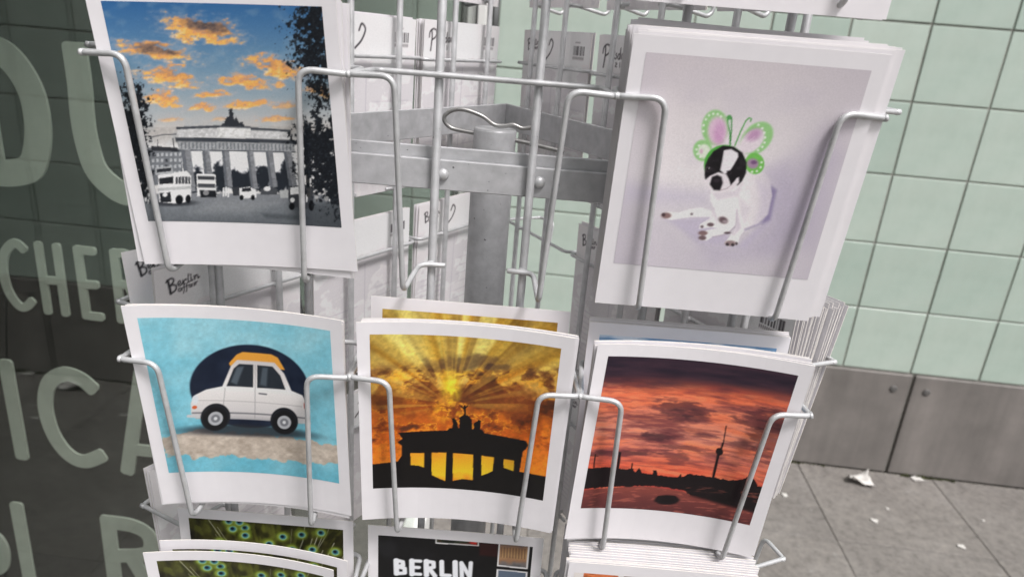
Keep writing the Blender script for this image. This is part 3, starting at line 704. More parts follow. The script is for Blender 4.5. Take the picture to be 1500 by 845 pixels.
def paint_gate_sunset():
    P = Picture([(102, 172), (752, 220), (688, 745), (110, 695)]); X, Y = P.X, P.Y
    ang = np.arctan2(Y - 430, X - 375); rad = np.hypot(X - 375, Y - 430)
    ray = fbm(ang * 5.5 + 20, ang * 0 + 3, 61, 3, .6); ray = sst(.3, .72, ray)
    base = P.grad(Y, [(170, (164, 128, 48)), (260, (182, 138, 46)), (340, (196, 124, 36)), (430, (178, 92, 30)), (520, (196, 92, 26)), (620, (226, 118, 30))])
    P.img = base
    P.put(ray * sst(460, 300, Y) * sst(40, 160, rad) * .92, P.grad(Y, [(170, (222, 204, 108)), (330, (246, 216, 104)), (460, (240, 170, 60))]))
    P.put(sst(.42, .66, fbm(ang * 9 + 40, ang * 0 + 8, 78, 2)) * sst(470, 330, Y) * .5, (236, 222, 130)); P.put(sst(.55, .3, fbm(ang * 8 + 11, ang * 0 + 5, 79, 2)) * sst(420, 200, Y) * .55, (122, 86, 34))
    c = fbm(X * .020, Y * .034, 63, 6, .6)
    band = sst(262, 320, Y) * sst(640, 540, Y)
    P.put(sst(.46, .62, c) * band * .85, P.grad(Y, [(250, (110, 72, 38)), (340, (112, 58, 26)), (430, (118, 52, 22)), (560, (150, 66, 22))]))
    P.put(sst(.60, .72, c) * band * .7, (66, 38, 26))
    edge = sst(.035, .0, np.abs(c - .5)) * band * sst(430, 60, rad); P.put(edge * .85, (250, 176, 48))
    def blob(x, y, rx, ry, col, a, s): P.ell(x, y, rx, ry, col, a, .35, 0, 1.3, s, .03)
    blob(165, 400, 60, 40, (110, 56, 24), .8, 64); blob(480, 400, 80, 45, (100, 52, 26), .8, 65); blob(300, 385, 50, 36, (120, 62, 26), .7, 66); blob(600, 420, 90, 50, (120, 56, 26), .75, 67); blob(420, 285, 110, 26, (92, 66, 46), .75, 68); blob(530, 298, 50, 14, (70, 48, 40), .8, 69); blob(250, 440, 70, 30, (140, 66, 24), .6, 70)
    P.put(sst(.50, .35, fbm(X * .03, Y * .045, 71, 4)) * sst(430, 520, Y) * .55, (244, 140, 34))
    P.put(sst(1, 0, np.hypot((X - 372) / 46, (Y - 370) / 80)) ** .7 * (.5 + .5 * sst(.35, .6, fbm(X * .045, Y * .04, 72, 4))), (255, 220, 54))
    P.put(sst(1, .1, np.hypot((X - 360) / 85, (Y - 450) / 60)) * sst(.42, .62, fbm(X * .04, Y * .05, 73, 4)) * .9, (252, 176, 40))
    P.put(sst(1, .2, np.hypot((X - 200) / 70, (Y - 320) / 26)) * sst(.4, .6, fbm(X * .04, Y * .06, 74, 4)) * .8, (250, 178, 50)); P.put(sst(1, .2, np.hypot((X - 400) / 110, (Y - 325) / 18)) * sst(.4, .6, fbm(X * .04, Y * .08, 75, 4)) * .8, (252, 196, 60)); P.put(sst(1, .2, np.hypot((X - 660) / 60, (Y - 350) / 24)) * sst(.4, .6, fbm(X * .05, Y * .06, 76, 4)) * .8, (248, 170, 50))
    P.put(sst(540, 610, Y) * .55, (238, 132, 34))
    P.put(sst(.45, .7, fbm(ang * 10 + 3, ang * 0 + 2, 180, 2)) * sst(30, 110, rad) * sst(330, 150, rad) * sst(470, 420, Y) * .35, (255, 206, 84))
    fx = fbm(X * .07, Y * .10, 181, 4, .65); P.img *= (.80 + .40 * fx)[..., None]; P.img = np.clip(P.img, 0, 255)
    k = (14, 11, 12)
    P.poly([(194, 514), (358, 516), (366, 508), (478, 514), (486, 526), (630, 546), (637, 560), (628, 574), (618, 582), (606, 652), (720, 664), (700, 770), (90, 720), (90, 612), (192, 612), (206, 592), (206, 560), (192, 546), (208, 536)], k)
    win = P.grad(Y + 30 * fbm(X * .04, Y * .05, 77, 3), [(590, (232, 142, 40)), (640, (246, 176, 36)), (680, (250, 196, 40)), (720, (220, 110, 30))])
    for q in ([(234, 587), (280, 590), (280, 640), (262, 632), (235, 628)], [(305, 590), (355, 592), (351, 690), (330, 680), (305, 667)], [(378, 595), (447, 600), (445, 688), (410, 684), (376, 690)], [(475, 603), (518, 608), (514, 655), (496, 664), (475, 672)], [(552, 612), (588, 616), (586, 652), (572, 648), (551, 642)]): P.poly(q, win)
    for q in ([(372, 476), (384, 474), (392, 486), (396, 514), (374, 512), (378, 490)], [(400, 474), (414, 462), (430, 466), (442, 480), (444, 516), (398, 513)], [(448, 494), (466, 480), (474, 484), (470, 518), (450, 516)]): P.poly(q, k, rough=6, rs=.2)
    P.line([(418, 436), (420, 470)], 6, k); P.line([(406, 434), (416, 444), (428, 433)], 4, k); P.ell(418, 436, 4, 5, k)
    return P

def paint_tower_sunset():
    P = Picture([(175, 170), (773, 242), (615, 683), (97, 632)]); X, Y = P.X, P.Y
    YY = Y - (X - 175) * .12
    base = P.grad(YY, [(160, (50, 36, 50)), (210, (72, 44, 54)), (250, (188, 82, 62)), (310, (222, 120, 92)), (400, (214, 138, 116)), (470, (208, 112, 94)), (520, (228, 92, 62)), (560, (196, 70, 58))])
    P.img = base
    c = fbm(X * .0055, YY * .036, 81, 6, .56); c2 = fbm(X * .011 + 5, YY * .085, 88, 5, .55)
    P.put(sst(.50, .64, c) * sst(520, 430, YY) * .68, P.grad(YY, [(200, (58, 38, 52)), (330, (104, 52, 56)), (450, (120, 58, 60))]))
    P.put(sst(.52, .36, c) * sst(215, 250, YY) * sst(560, 420, YY) * .6, (240, 118, 74)); P.put(sst(.58, .72, c2) * sst(220, 260, YY) * sst(540, 480, YY) * .42, (92, 48, 56)); P.put(sst(.44, .30, c2) * sst(230, 260, YY) * .45, (250, 150, 104))
    P.put(sst(276, 212, YY + 60 * (c - .5) + .04 * (X - 420)) * .97, P.grad(c2, [(.2, (34, 26, 40)), (.8, (62, 42, 54))]))
    fine = fbm(X * .018, YY * .16, 182, 5, .6); P.put(sst(.5, .66, fine) * sst(230, 270, YY) * .32, (112, 52, 56)); P.put(sst(.46, .32, fine) * sst(240, 280, YY) * .3, (248, 148, 110))
    def streak(x, y, rx, ry, a, s):
        q = np.hypot((X - x) / (rx * 1.25), (Y - .1 * (X - x) - y) / (ry * 1.25)) + (.5 - fbm(X * .03 + s, YY * .14, s + 100, 5, .6)) * 1.7
        P.put(sst(1.0, .55, q) * a * .85, P.grad(fine, [(.3, (54, 32, 42)), (.7, (104, 54, 58))]))
    streak(338, 434, 66, 11, .9, 82); streak(410, 350, 90, 22, .75, 83); streak(440, 375, 60, 20, .7, 84); streak(655, 380, 70, 30, .75, 85); streak(680, 430, 60, 60, .6, 86); streak(490, 432, 40, 8, .6, 87); streak(400, 468, 70, 7, .6, 89); streak(230, 478, 120, 10, .8, 90); streak(510, 488, 50, 10, .5, 91); streak(395, 500, 42, 18, .6, 92); streak(240, 260, 120, 12, .5, 93); streak(600, 458, 70, 9, .6, 94)
    # skyline, river, boat
    k = (22, 14, 18)
    top = [(60, 520), (120, 514), (180, 516), (240, 528), (262, 528), (270, 540), (282, 526), (290, 542), (322, 548), (326, 536), (337, 536), (340, 550), (372, 556), (404, 558), (410, 546), (414, 558), (434, 548), (470, 552), (510, 556), (560, 562), (600, 556), (612, 548), (632, 552), (640, 570), (700, 580), (700, 660), (430, 606), (424, 596), (300, 580), (200, 578), (90, 574)]
    P.poly(top, k, rough=7, rs=.12)
    wat = P.grad(Y - .1 * (X - 100) + 26 * (fbm(X * .02, Y * .12, 95, 4) - .5), [(560, (140, 70, 60)), (600, (110, 54, 52)), (640, (82, 40, 42)), (690, (54, 28, 34))])
    P.poly([(60, 576), (200, 580), (300, 582), (422, 600), (440, 612), (560, 630), (720, 650), (720, 740), (60, 720)], wat)
    P.put(sst(.6, .72, fbm(X * .03, Y * .25, 96, 3)) * sst(578, 590, Y) * .5, (196, 108, 88))
    P.poly([(426, 596), (560, 600), (720, 640), (720, 660), (560, 636), (440, 612)], k, .9, soft=5)
    P.ell(368, 624, 38, 14, (20, 13, 17), 1, .2); P.poly([(340, 612), (396, 612), (400, 624), (336, 624)], k)
    P.ell(250, 578, 16, 4, k)
    for q, wd in (([(136, 520), (141, 474)], 4), ([(213, 522), (219, 478)], 9), ([(256, 530), (259, 512)], 4), ([(552, 404), (541, 462)], 3), ([(541, 455), (534, 478)], 5), ([(528, 484), (510, 556)], 8)): P.line(q, wd, k)
    P.ell(530, 480, 11, 11, k, 1, .1); P.line([(120, 474), (150, 480)], 2, k)
    return P

def paint_peacock():
    P = Picture([(472, 360), (1362, 437), (1330, 1330), (520, 1250)]); X, Y = P.X, P.Y
    n = fbm(X * .012, Y * .012, 101, 5)
    P.img = P.grad(n, [(.25, (26, 24, 12)), (.5, (52, 50, 22)), (.75, (84, 86, 36))])
    cx, cy = 900, 1180
    ang = np.arctan2(Y - cy, X - cx); rad = np.hypot(X - cx, Y - cy)
    P.put(sst(.55, .75, fbm(ang * 26 + 60, rad * .012, 102, 3)) * .5, (110, 116, 44)); P.put(sst(.5, .25, fbm(ang * 18 + 60, rad * .01, 104, 3)) * .6, (24, 22, 12))
    rnd = random.Random(5)
    for k in range(46):
        a = rnd.uniform(-2.75, -.4); r1 = rnd.uniform(120, 400); r2 = r1 + rnd.uniform(300, 600)
        pts = [(cx + math.cos(a + .05 * math.sin(3 * q)) * (r1 + (r2 - r1) * q), cy + math.sin(a) * (r1 + (r2 - r1) * q)) for q in (0, .33, .66, 1)]
        P.line(pts, rnd.uniform(2.5, 5), (222, 220, 204), rnd.uniform(.35, .85), 2)
    eyes = [(720, 440), (790, 432), (790, 487), (645, 540), (1005, 495), (1115, 478), (1228, 462), (925, 548), (1055, 585), (1172, 585), (1305, 600), (760, 575), (560, 600), (850, 680), (980, 690), (1100, 700), (1240, 720), (660, 700), (740, 800), (900, 820), (1060, 830), (1180, 850), (600, 850), (820, 930), (980, 960), (700, 385), (760, 392)]
    for (x, y) in eyes:
        P.ell(x, y, 42, 40, (104, 122, 40), .8, .3, 0, .3, 103, .05); P.ell(x, y, 31, 30, (140, 156, 62), .85, .2); P.ell(x + 2, y + 3, 23, 22, (142, 190, 160), .9, .15); P.ell(x + 2, y + 2, 17, 17, (48, 110, 128), 1, .2); P.ell(x, y, 10, 10, (16, 18, 30), 1, .2)
    return P

def paint_city_card():
    P = Picture([(230, 158), (1178, 240), (1130, 1240), (250, 1160)]); X, Y = P.X, P.Y
    P.img[:] = (14, 14, 16); P.put(sst(.5, .8, fbm(X * .006, Y * .006, 111, 3)) * .3, (34, 34, 40))
    P.ell(290, 270, 60, 70, (34, 34, 38), .7, .4)
    wh = (214, 212, 212)
    P.poly([(578, 120), (846, 140), (846, 244), (580, 226)], wh); P.poly([(588, 120), (838, 140), (838, 236), (588, 217)], P.grad(fbm(X * .02, Y * .03, 112, 4), [(.2, (18, 20, 18)), (.55, (40, 50, 34)), (.8, (90, 30, 28))])); P.poly([(770, 190), (836, 196), (832, 236), (800, 228)], (190, 34, 30), .9, soft=8)
    P.poly([(850, 196), (968, 206), (966, 330), (850, 318)], (60, 16, 16), .7, soft=10)
    P.poly([(966, 206), (1156, 222), (1148, 424), (960, 404)], wh)
    P.poly([(976, 216), (1146, 230), (1138, 412), (970, 394)], P.grad(Y - .08 * (X - 970) + 40 * (fbm(X * .03, Y * .03, 114, 4) - .5), [(215, (96, 82, 84)), (260, (150, 112, 80)), (310, (176, 140, 98)), (350, (150, 112, 84)), (380, (110, 104, 102)), (410, (70, 70, 72))]))
    for k in range(9): P.line([(984 + 18 * k, 250 + 1.4 * k), (983 + 18 * k, 330 + 1.4 * k)], 6, (84, 62, 50), .7, 2)
    P.poly([(960, 426), (1148, 446), (1140, 640), (952, 620)], wh); P.poly([(970, 436), (1138, 454), (1130, 630), (962, 610)], (88, 100, 116))
    def st(pts, wd=34): P.line(pts, wd, (222, 224, 228), 1, 4)
    sl = .062; z = lambda x, y: (x, y + (x - 325) * sl)
    st([z(345, 362), z(350, 470)]); st([z(345, 362), z(385, 372), z(388, 402), z(350, 412)], 28); st([z(350, 412), z(398, 424), z(400, 462), z(350, 470)], 28)
    st([z(440, 358), z(444, 470)]); st([z(440, 360), z(492, 360)], 26); st([z(442, 412), z(484, 412)], 26); st([z(444, 466), z(494, 466)], 26)
    st([z(528, 356), z(532, 472)]); st([z(528, 358), z(572, 364), z(574, 404), z(532, 416)], 28); st([z(548, 416), z(584, 474)], 30)
    st([z(622, 354), z(626, 464), z(672, 464)], 30); st([z(704, 352), z(708, 472)]); st([z(748, 472), z(742, 354), z(796, 468), z(800, 350)], 27)
    return P

def paint_brick_card():
    P = Picture([(150, 285), (1300, 395), (1260, 1500), (160, 1400)], 160, 160); X, Y = P.X, P.Y
    P.img[:] = (224, 218, 214)
    for (x0, x1, y0, c) in ((215, 440, 292, (206, 112, 66)), (474, 640, 312, (150, 116, 84)), (680, 900, 330, (200, 96, 60)), (940, 1180, 352, (120, 92, 80))):
        for (yy, hh) in ((0, 330), (380, 400)):
            P.poly([(x0, y0 + yy), (x1, y0 + yy + (x1 - x0) * .06), (x1 - 6, y0 + yy + hh), (x0 - 2, y0 + yy + hh)], P.grad(fbm(X * .03, Y * .06, 121, 4), [(.2, np.array(c) * .7), (.6, np.array(c)), (.9, np.minimum(255, np.array(c) * 1.25))]))
    return P

def paint_blue_card():
    P = Picture([(0, 0), (100, 0), (100, 105), (0, 105)], 120, 120); X, Y = P.X, P.Y
    P.img = P.grad(Y, [(0, (118, 156, 194)), (45, (170, 196, 216)), (70, (214, 214, 206))])
    P.put(sst(.55, .7, fbm(X * .05, Y * .12, 131, 5)) * .8, (232, 234, 238))
    P.poly([(-5, 72), (20, 66), (44, 70), (60, 60), (80, 68), (106, 64), (106, 110), (-5, 110)], (64, 74, 60), rough=5, rs=.2)
    return P

BERLIN_AFFAIR = [
    ([(2, 4), (3.5, 10), (4.5, 17), (5.5, 24)], 2.6), ([(0, 6), (4, 3), (9, 2.5), (11, 6), (8, 10.5), (4.5, 12), (10, 12), (14, 15), (13, 20), (8, 23), (4, 22)], 1.7),
    ([(17, 14), (21, 11.5), (19.5, 8.5), (16.8, 11), (17.5, 15), (21, 15.5), (24, 12)], 1.2), ([(24.5, 9), (25.5, 15.5), (26, 11), (28.5, 8.5), (30, 9.5)], 1.3), ([(33.5, 2), (32.5, 8), (33, 13.5), (35.5, 13)], 1.2), ([(37, 7), (37.5, 12.5), (40, 12)], 1.3), ([(36.5, 3.6), (37.3, 3.9)], 1.4),
    ([(42, 6.5), (43, 12), (43.5, 8), (46, 6), (47.5, 8), (48, 11.5), (50, 10)], 1.3),
    ([(21, 20), (17.5, 19.5), (17, 23), (20, 23.5), (21.5, 19.5), (22, 23.5)], 1.1), ([(27.5, 14.5), (25.5, 17), (25.5, 24), (24, 28)], 1.0), ([(32, 13.5), (29.8, 16), (29.8, 23), (28.5, 27)], 1.0), ([(23.5, 19.8), (33, 18)], .9),
    ([(37, 18.2), (34.2, 18), (33.8, 21), (36.4, 21.5), (37.6, 17.8), (38, 21.5)], 1.1), ([(40.5, 17), (41, 21)], 1.1), ([(43, 16.5), (43.5, 20.5), (44, 17.5), (46.5, 16)], 1.1)]
POTSDAM = [
    ([(4, 4), (5, 12), (4, 22), (3, 30)], 1.8), ([(-1, 12), (0, 5), (6, 1), (13, 2), (15, 7), (12, 12), (6, 15)], 1.5),
    ([(18, 12), (16, 15), (18, 18), (21, 16), (20, 12.5), (18, 12)], 1.2), ([(24, 6), (24.5, 18), (27, 17)], 1.2), ([(22, 10), (27, 9.5)], 1.0), ([(31, 11), (29, 12.5), (32, 15), (30, 18), (28, 17)], 1.1),
    ([(38, 12), (35, 12), (34.5, 17), (38, 17), (39, 4), (39.5, 18)], 1.1), ([(46, 11.5), (43, 11.5), (42.5, 16.5), (45.5, 17), (46.8, 11.5), (47.5, 17)], 1.1), ([(50, 11), (50.5, 17), (51, 12.5), (53, 11), (54, 17), (54.5, 12.5), (56.5, 11), (58, 16.5)], 1.1),
    ([(40, 22), (40.5, 28)], 1.0), ([(30, 23), (34, 24), (30, 27), (34, 28)], .9)]
def paint_back(logo, seed, barcode=True, k_=.47):
    P = Picture([(0, 0), (119, 0), (119, 143), (0, 143)], 150, 180); X, Y = P.X, P.Y
    P.img[:] = (234, 230, 230); P.put(sst(.3, .8, fbm(X * .02, Y * .02, seed, 4)) * .3, (220, 216, 217))
    mp = fbm(X * .035, Y * .05, seed + 3, 5, .55)
    P.put(sst(.52, .55, mp) * sst(24, 34, Y) * .55, (203, 200, 204)); P.put(sst(.46, .44, mp) * sst(40, 55, Y) * .35, (212, 208, 212))
    for k in range(7): P.line([(66, 66 + 9 * k), (112, 66 + 9 * k)], .5, (172, 166, 176), .7, .4)
    P.line([(59, 40), (59, 132)], .6, (176, 170, 180), .8, .4)
    for k in range(9): P.line([(8, 78 + 5.5 * k), (50 - (k * 7) % 12, 78 + 5.5 * k)], .7, (190, 184, 194), .8, .5)
    for pts, wd in logo: P.line([(8 + x * k_, 7 + y * k_) for x, y in [(q.x, q.y) for q in smooth_poly(pts, 4)]], wd * k_ * 1.35, (40, 38, 42), .95, .35)
    if seed == 160: P.line([(p.x, p.y) for p in smooth_poly([(50, 12), (53, 7), (57, 11), (53, 19), (46, 25)], 5)], 1.6, (48, 46, 50), .9, .4)
    if barcode:
        rnd = random.Random(seed); x = 92.0
        while x < 110:
            wd = rnd.choice((.5, .5, .9, 1.4)); P.poly([(x, 11), (x + wd, 11), (x + wd, 19), (x, 19)], (52, 50, 54)); x += wd + rnd.choice((.5, .8, 1.1))
        for k in range(11): P.line([(92.5 + k * 1.6, 20.4), (92.5 + k * 1.6, 22.2)], .8, (70, 68, 72), .8, .4)
        P.line([(95, 8.2), (102, 8.2)], 1.0, (130, 126, 132), .7, .4)
    return P

# ------------------------------------------------------------------ postcards
CW, CH, CT = .119, .143, .00042
PW, PH, PZ = .1052, .1100, .0088         # printed area and how far its centre sits above the card's centre
def bend_y(x, b): return b * (1 - (2 * x / CW) ** 2)
def card_mesh(b, w_=CW, h_=CH, nseg=14):
    v, f, mi = [], [], []
    xs = [(-.5 + i / nseg) * w_ for i in range(nseg + 1)]
    for x in xs:
        y = bend_y(x, b)
        for (dy, z) in ((0, -h_ / 2), (0, h_ / 2), (CT, h_ / 2), (CT, -h_ / 2)): v.append((x, y + dy, z))
    for i in range(nseg):
        A, B = i * 4, (i + 1) * 4
        for a, c in ((0, 1), (1, 2), (2, 3), (3, 0)): f.append((A + a, B + a, B + c, A + c)); mi.append(1 if (a, c) in ((1, 2), (3, 0)) else 0)
    f += [(0, 1, 2, 3), (nseg * 4 + 3, nseg * 4 + 2, nseg * 4 + 1, nseg * 4)]; mi += [1, 1]
    me = mesh('postcard', v, f); me.materials.append(M_CARD); me.materials.append(M_EDGE)
    me.polygons.foreach_set('material_index', mi)
    return fix_normals(me)
def print_mesh(P, b, back=False, w_=PW, h_=PH, zc=PZ):
    im = P.vertex_colours(); ny, nx = im.shape[:2]
    lin = np.clip(s2l(im) * 1.04, 0, .82)
    xs = np.linspace(-.5, .5, nx) * w_; zs = zc + np.linspace(.5, -.5, ny) * h_
    if back: xs = -xs; w_ = CW
    Xg, Zg = np.meshgrid(xs, zs); Yg = b * (1 - (2 * Xg / CW) ** 2) + ((CT + .00012) if back else -.00012)
    co = np.stack([Xg, Yg, Zg], -1).reshape(-1, 3).astype(np.float32)
    idx = np.arange(nx * ny).reshape(ny, nx)
    q = np.stack([idx[1:, :-1], idx[1:, 1:], idx[:-1, 1:], idx[:-1, :-1]], -1).reshape(-1, 4).astype(np.int32)
    me = bpy.data.meshes.new('print')
    me.vertices.add(len(co)); me.vertices.foreach_set('co', co.ravel())
    me.loops.add(q.size); me.loops.foreach_set('vertex_index', q.ravel())
    me.polygons.add(len(q)); me.polygons.foreach_set('loop_start', np.arange(0, q.size, 4, dtype=np.int32)); me.polygons.foreach_set('loop_total', np.full(len(q), 4, np.int32))
    me.update(calc_edges=True)
    at = me.color_attributes.new('ink', 'FLOAT_COLOR', 'POINT')
    at.data.foreach_set('color', np.concatenate([lin.reshape(-1, 3), np.ones((nx * ny, 1))], 1).astype(np.float32).ravel())
    me.polygons.foreach_set('use_smooth', np.ones(len(q), bool))
    me.materials.append(M_BACKPRINT if back else M_PRINT)
    return me

# ================================================================== POSTCARD RACK (three-sided, turning on a post)
RX, RY, RYAW = -0.02156, 0.51316, -0.0028
ZU, ROW = -0.02322, 0.16283              # height of the upper ring below the eye, distance between rings
PITCH_X = .13
rack = link(bpy.data.objects.new('postcard_rack', None)); rack.location = (RX, RY, 0); rack.rotation_euler = (0, 0, RYAW)
tag(rack, 'three-sided rotating postcard rack of silver wire pockets around a grey post', 'postcard rack')
FACES = {'front': 0.0, 'left': -2 * math.pi / 3, 'right': 2 * math.pi / 3}
def rz(a): return Matrix.Rotation(a, 4, 'Z')

# post and its clip
PT = CAM_H - .0615
obj('post', mesh('post', *lathe_geo([(.0155, .03), (.0155, PT - .0012), (.0148, PT)], 32), M_POST, False), rack)
for p_ in rack.children[-1].data.polygons: p_.use_smooth = abs(p_.normal.z) < .5
clip = [(.050, -.010, -.0725), (.012, -.002, -.0680), (-.024, 0, -.0650), (-.034, .000, -.0625), (-.0375, .000, -.0565), (-.032, 0, -.0512), (-.023, 0, -.0500), (-.010, 0, -.0535), (-.001, .000, -.0588), (.007, 0, -.0590), (.013, .0, -.0578), (.020, 0, -.0598), (.029, 0, -.0575)]
cp = [Vector((x, y, z + CAM_H)) for x, y, z in clip]
def smooth3(P, n=5):
    out = []
    for i in range(len(P) - 1):
        a = P[i - 1] if i > 0 else P[0]; b_, c_ = P[i], P[i + 1]; d = P[i + 2] if i + 2 < len(P) else P[-1]
        for k in range(n):
            t_ = k / n; out.append(.5 * ((2 * b_) + (c_ - a) * t_ + (2 * a - 5 * b_ + 4 * c_ - d) * t_ * t_ + (3 * b_ - a - 3 * c_ + d) * t_ ** 3))
    out.append(P[-1]); return out
obj('retaining_clip', mesh('retaining_clip', *sweep_geo(smooth3(cp), .0016, 10), M_CLIP, True), rack)
obj('base', mesh('base', *lathe_geo([(.25, .001), (.255, .012), (.25, .022), (.06, .034), (.03, .05), (.0158, .06)], 48), M_POST, False), rack)

# triangular bands of flat bar, bolted to the uprights
AB = .1077
def bar_mesh(z0, z1, y0, y1):
    L = math.sqrt(3) * AB
    k = (-y0 - AB) * math.sqrt(3)
    return fix_normals(mesh('band_bar', *chamfer_geo(-L + .0005, L - .0005, y0, y1, z0, z1, .0005), M_BAR))
bar_hi = bar_mesh(CAM_H - .0770, CAM_H - .0615, -AB, -AB + .003)
bar_lo = bar_mesh(CAM_H - .0858, CAM_H - .0682, -AB - .0046, -AB - .0006)
bar_tall = bar_mesh(CAM_H - .0855, CAM_H - .0612, -AB, -AB + .003)
bar_foot = bar_mesh(CAM_H - .86, CAM_H - .835, -AB, -AB + .003)
bolt_me = mesh('bolt', *lathe_geo([(.0036, 0), (.0034, .0010), (.0026, .0021), (.0012, .0027), (.0002, .0028)], 16), M_WIRE, True)
for nm, a in FACES.items():
    if nm == 'front':
        obj('band_bar', bar_hi, rack, rot=(0, 0, a)); lo = obj('band_bar', bar_lo, rack, rot=(0, 0, a))
    else:
        lo = obj('band_bar', bar_tall, rack, rot=(0, 0, a))
    for x in (-.1535, -.0975, -.0235, .0325, .1065, .1625):
        obj('bolt', bolt_me, lo, (x, -AB - .0046 if nm == 'front' else -AB, CAM_H - .0765), (R(90), 0, 0))
    obj('band_bar', bar_foot, rack, rot=(0, 0, a))
spoke_me = fix_normals(mesh('spoke', *chamfer_geo(-.009, .009, -AB, -.015, CAM_H - .858, CAM_H - .853, .0005), M_BAR))
for a in FACES.values(): obj('spoke', spoke_me, rack, rot=(0, 0, a))

# uprights
UY = -.1150
up_me = mesh('upright', *sweep_geo([(0, 0, CAM_H - .87), (0, 0, CAM_H - .4), (0, 0, CAM_H + .32)], .0025, 12), M_UPR, True)
for nm, a in FACES.items():
    for i in (-1, 0, 1):
        for s in (-1, 1):
            p = rz(a) @ Vector((i * PITCH_X + s * .0275, UY - .0003, 0))
            obj('upright', up_me, rack, (p.x, p.y, 0), (0, 0, a))

# pocket wires: hook, front leg, corner, back bar, corner, front leg, hook in one piece of wire
WY = -.1635; BY = UY - .0003 - .0025 - .0016
def pocket_path():
    half = [(.0190, BY, -.1065), (.0340, BY, -.1068), (.0374, -.1500, -.1122), (.0377, -.1542, -.1090), (.0418, -.1688, .0022), (.0645, -.1650, .0012), (.0615, BY, .0018)]
    pts = [(-x, y, z) for x, y, z in half] + [(x, y, z) for x, y, z in half[::-1]]
    rad = [0, .006, .004, .004, .0075, .0035, .006]; rad = rad + rad[::-1]
    return fillet(pts, rad, 6)
pv, pf = sweep_geo(pocket_path(), .0016, 10)
def weld(c, r_, s, seed):                         # a small uneven weld bead where two wires meet
    rnd = random.Random(seed); base = len(pv); n, m = 8, 5
    for i in range(1, m):
        th = math.pi * i / m
        for k in range(n):
            ph = 2 * math.pi * k / n; q = r_ * rnd.uniform(.85, 1.15)
            pv.append(Vector((c[0] + q * s[0] * math.sin(th) * math.cos(ph), c[1] + q * s[1] * math.sin(th) * math.sin(ph), c[2] + q * s[2] * math.cos(th))))
    for i in range(m - 2):
        for k in range(n): pf.append((base + i * n + k, base + (i + 1) * n + k, base + (i + 1) * n + (k + 1) % n, base + i * n + (k + 1) % n))
    pf.append(tuple(base + k for k in range(n))); pf.append(tuple(base + (m - 2) * n + k for k in range(n))[::-1])
for s_ in (-1, 1):
    weld((s_ * .0275, BY + .0012, .0018), .0027, (1.1, .9, .8), 1 + s_); weld((s_ * .0275, BY + .0012, -.1066), .0027, (1.1, .9, .8), 4 + s_); weld((s_ * .0649, -.1640, .0012), .0023, (.7, 1.2, .9), 7 + s_)
pocket_me = mesh('pocket_wire', pv, pf, M_WIRE, True)
ROWS = (-1, 0, 1, 2)
for nm, a in FACES.items():
    for i in (-1, 0, 1):
        for r_ in ROWS:
            p = rz(a) @ Vector((i * PITCH_X, 0, 0))
            obj('pocket_wire', pocket_me, rack, (p.x, p.y, CAM_H + ZU - r_ * ROW + random.uniform(-.0006, .0006)), (0, 0, a + random.uniform(-.003, .003)))

# ------------------------------------------------------------------ cards in the pockets
RACKM = Matrix.Translation((RX, RY, 0)) @ rz(RYAW)
def place_card(me, face, col, row, y, tilt=0.0, dx=0.0, dz=0.0, yaw=0.0, ip=0.0, name='postcard'):
    """y: depth of the card's edge line at mid height; tilt > 0 leans the top outwards"""
    o = bpy.data.objects.new(name, me); COL.objects.link(o)
    Lm = Matrix.Translation((col * PITCH_X + dx, y, CAM_H + ZU - row * ROW - .038 + dz)) @ Matrix.Rotation(R(yaw), 4, 'Z') @ Matrix.Rotation(R(tilt), 4, 'X') @ Matrix.Rotation(R(-ip), 4, 'Y')
    o.matrix_world = RACKM @ rz(FACES[face]) @ Lm
    return o
def put_print(card, me):
    return obj('print', me, card)

B_FLAT, B_BENT = .0006, .0062
cm_flat, cm_bent, cm_mid = card_mesh(B_FLAT), card_mesh(B_BENT), card_mesh(.003)
pm_street = print_mesh(paint_gate_street(), .003)
pm_dog = print_mesh(paint_dog(), B_FLAT)
pm_car = print_mesh(paint_plain_car(), B_BENT)
Pg = paint_gate_sunset(); pm_gate = print_mesh(Pg, B_BENT); pm_gate_flat = print_mesh(Pg, B_FLAT)
pm_tower = print_mesh(paint_tower_sunset(), B_BENT)
Pp = paint_peacock(); pm_pea = print_mesh(Pp, B_FLAT); pm_pea_b = print_mesh(Pp, B_BENT)
pm_city = print_mesh(paint_city_card(), B_FLAT)
pm_brick = print_mesh(paint_brick_card(), B_FLAT, w_=.111, h_=.12, zc=.003)
pm_blue = print_mesh(paint_blue_card(), B_FLAT)
bk = dict(back=True, w_=CW - .0006, h_=CH - .0006, zc=0)
pm_backs = [print_mesh(paint_back(BERLIN_AFFAIR, 140), B_FLAT, **bk), print_mesh(paint_back(POTSDAM, 150, True, .62), B_FLAT, **bk), print_mesh(paint_back(BERLIN_AFFAIR, 160), B_FLAT, **bk)]

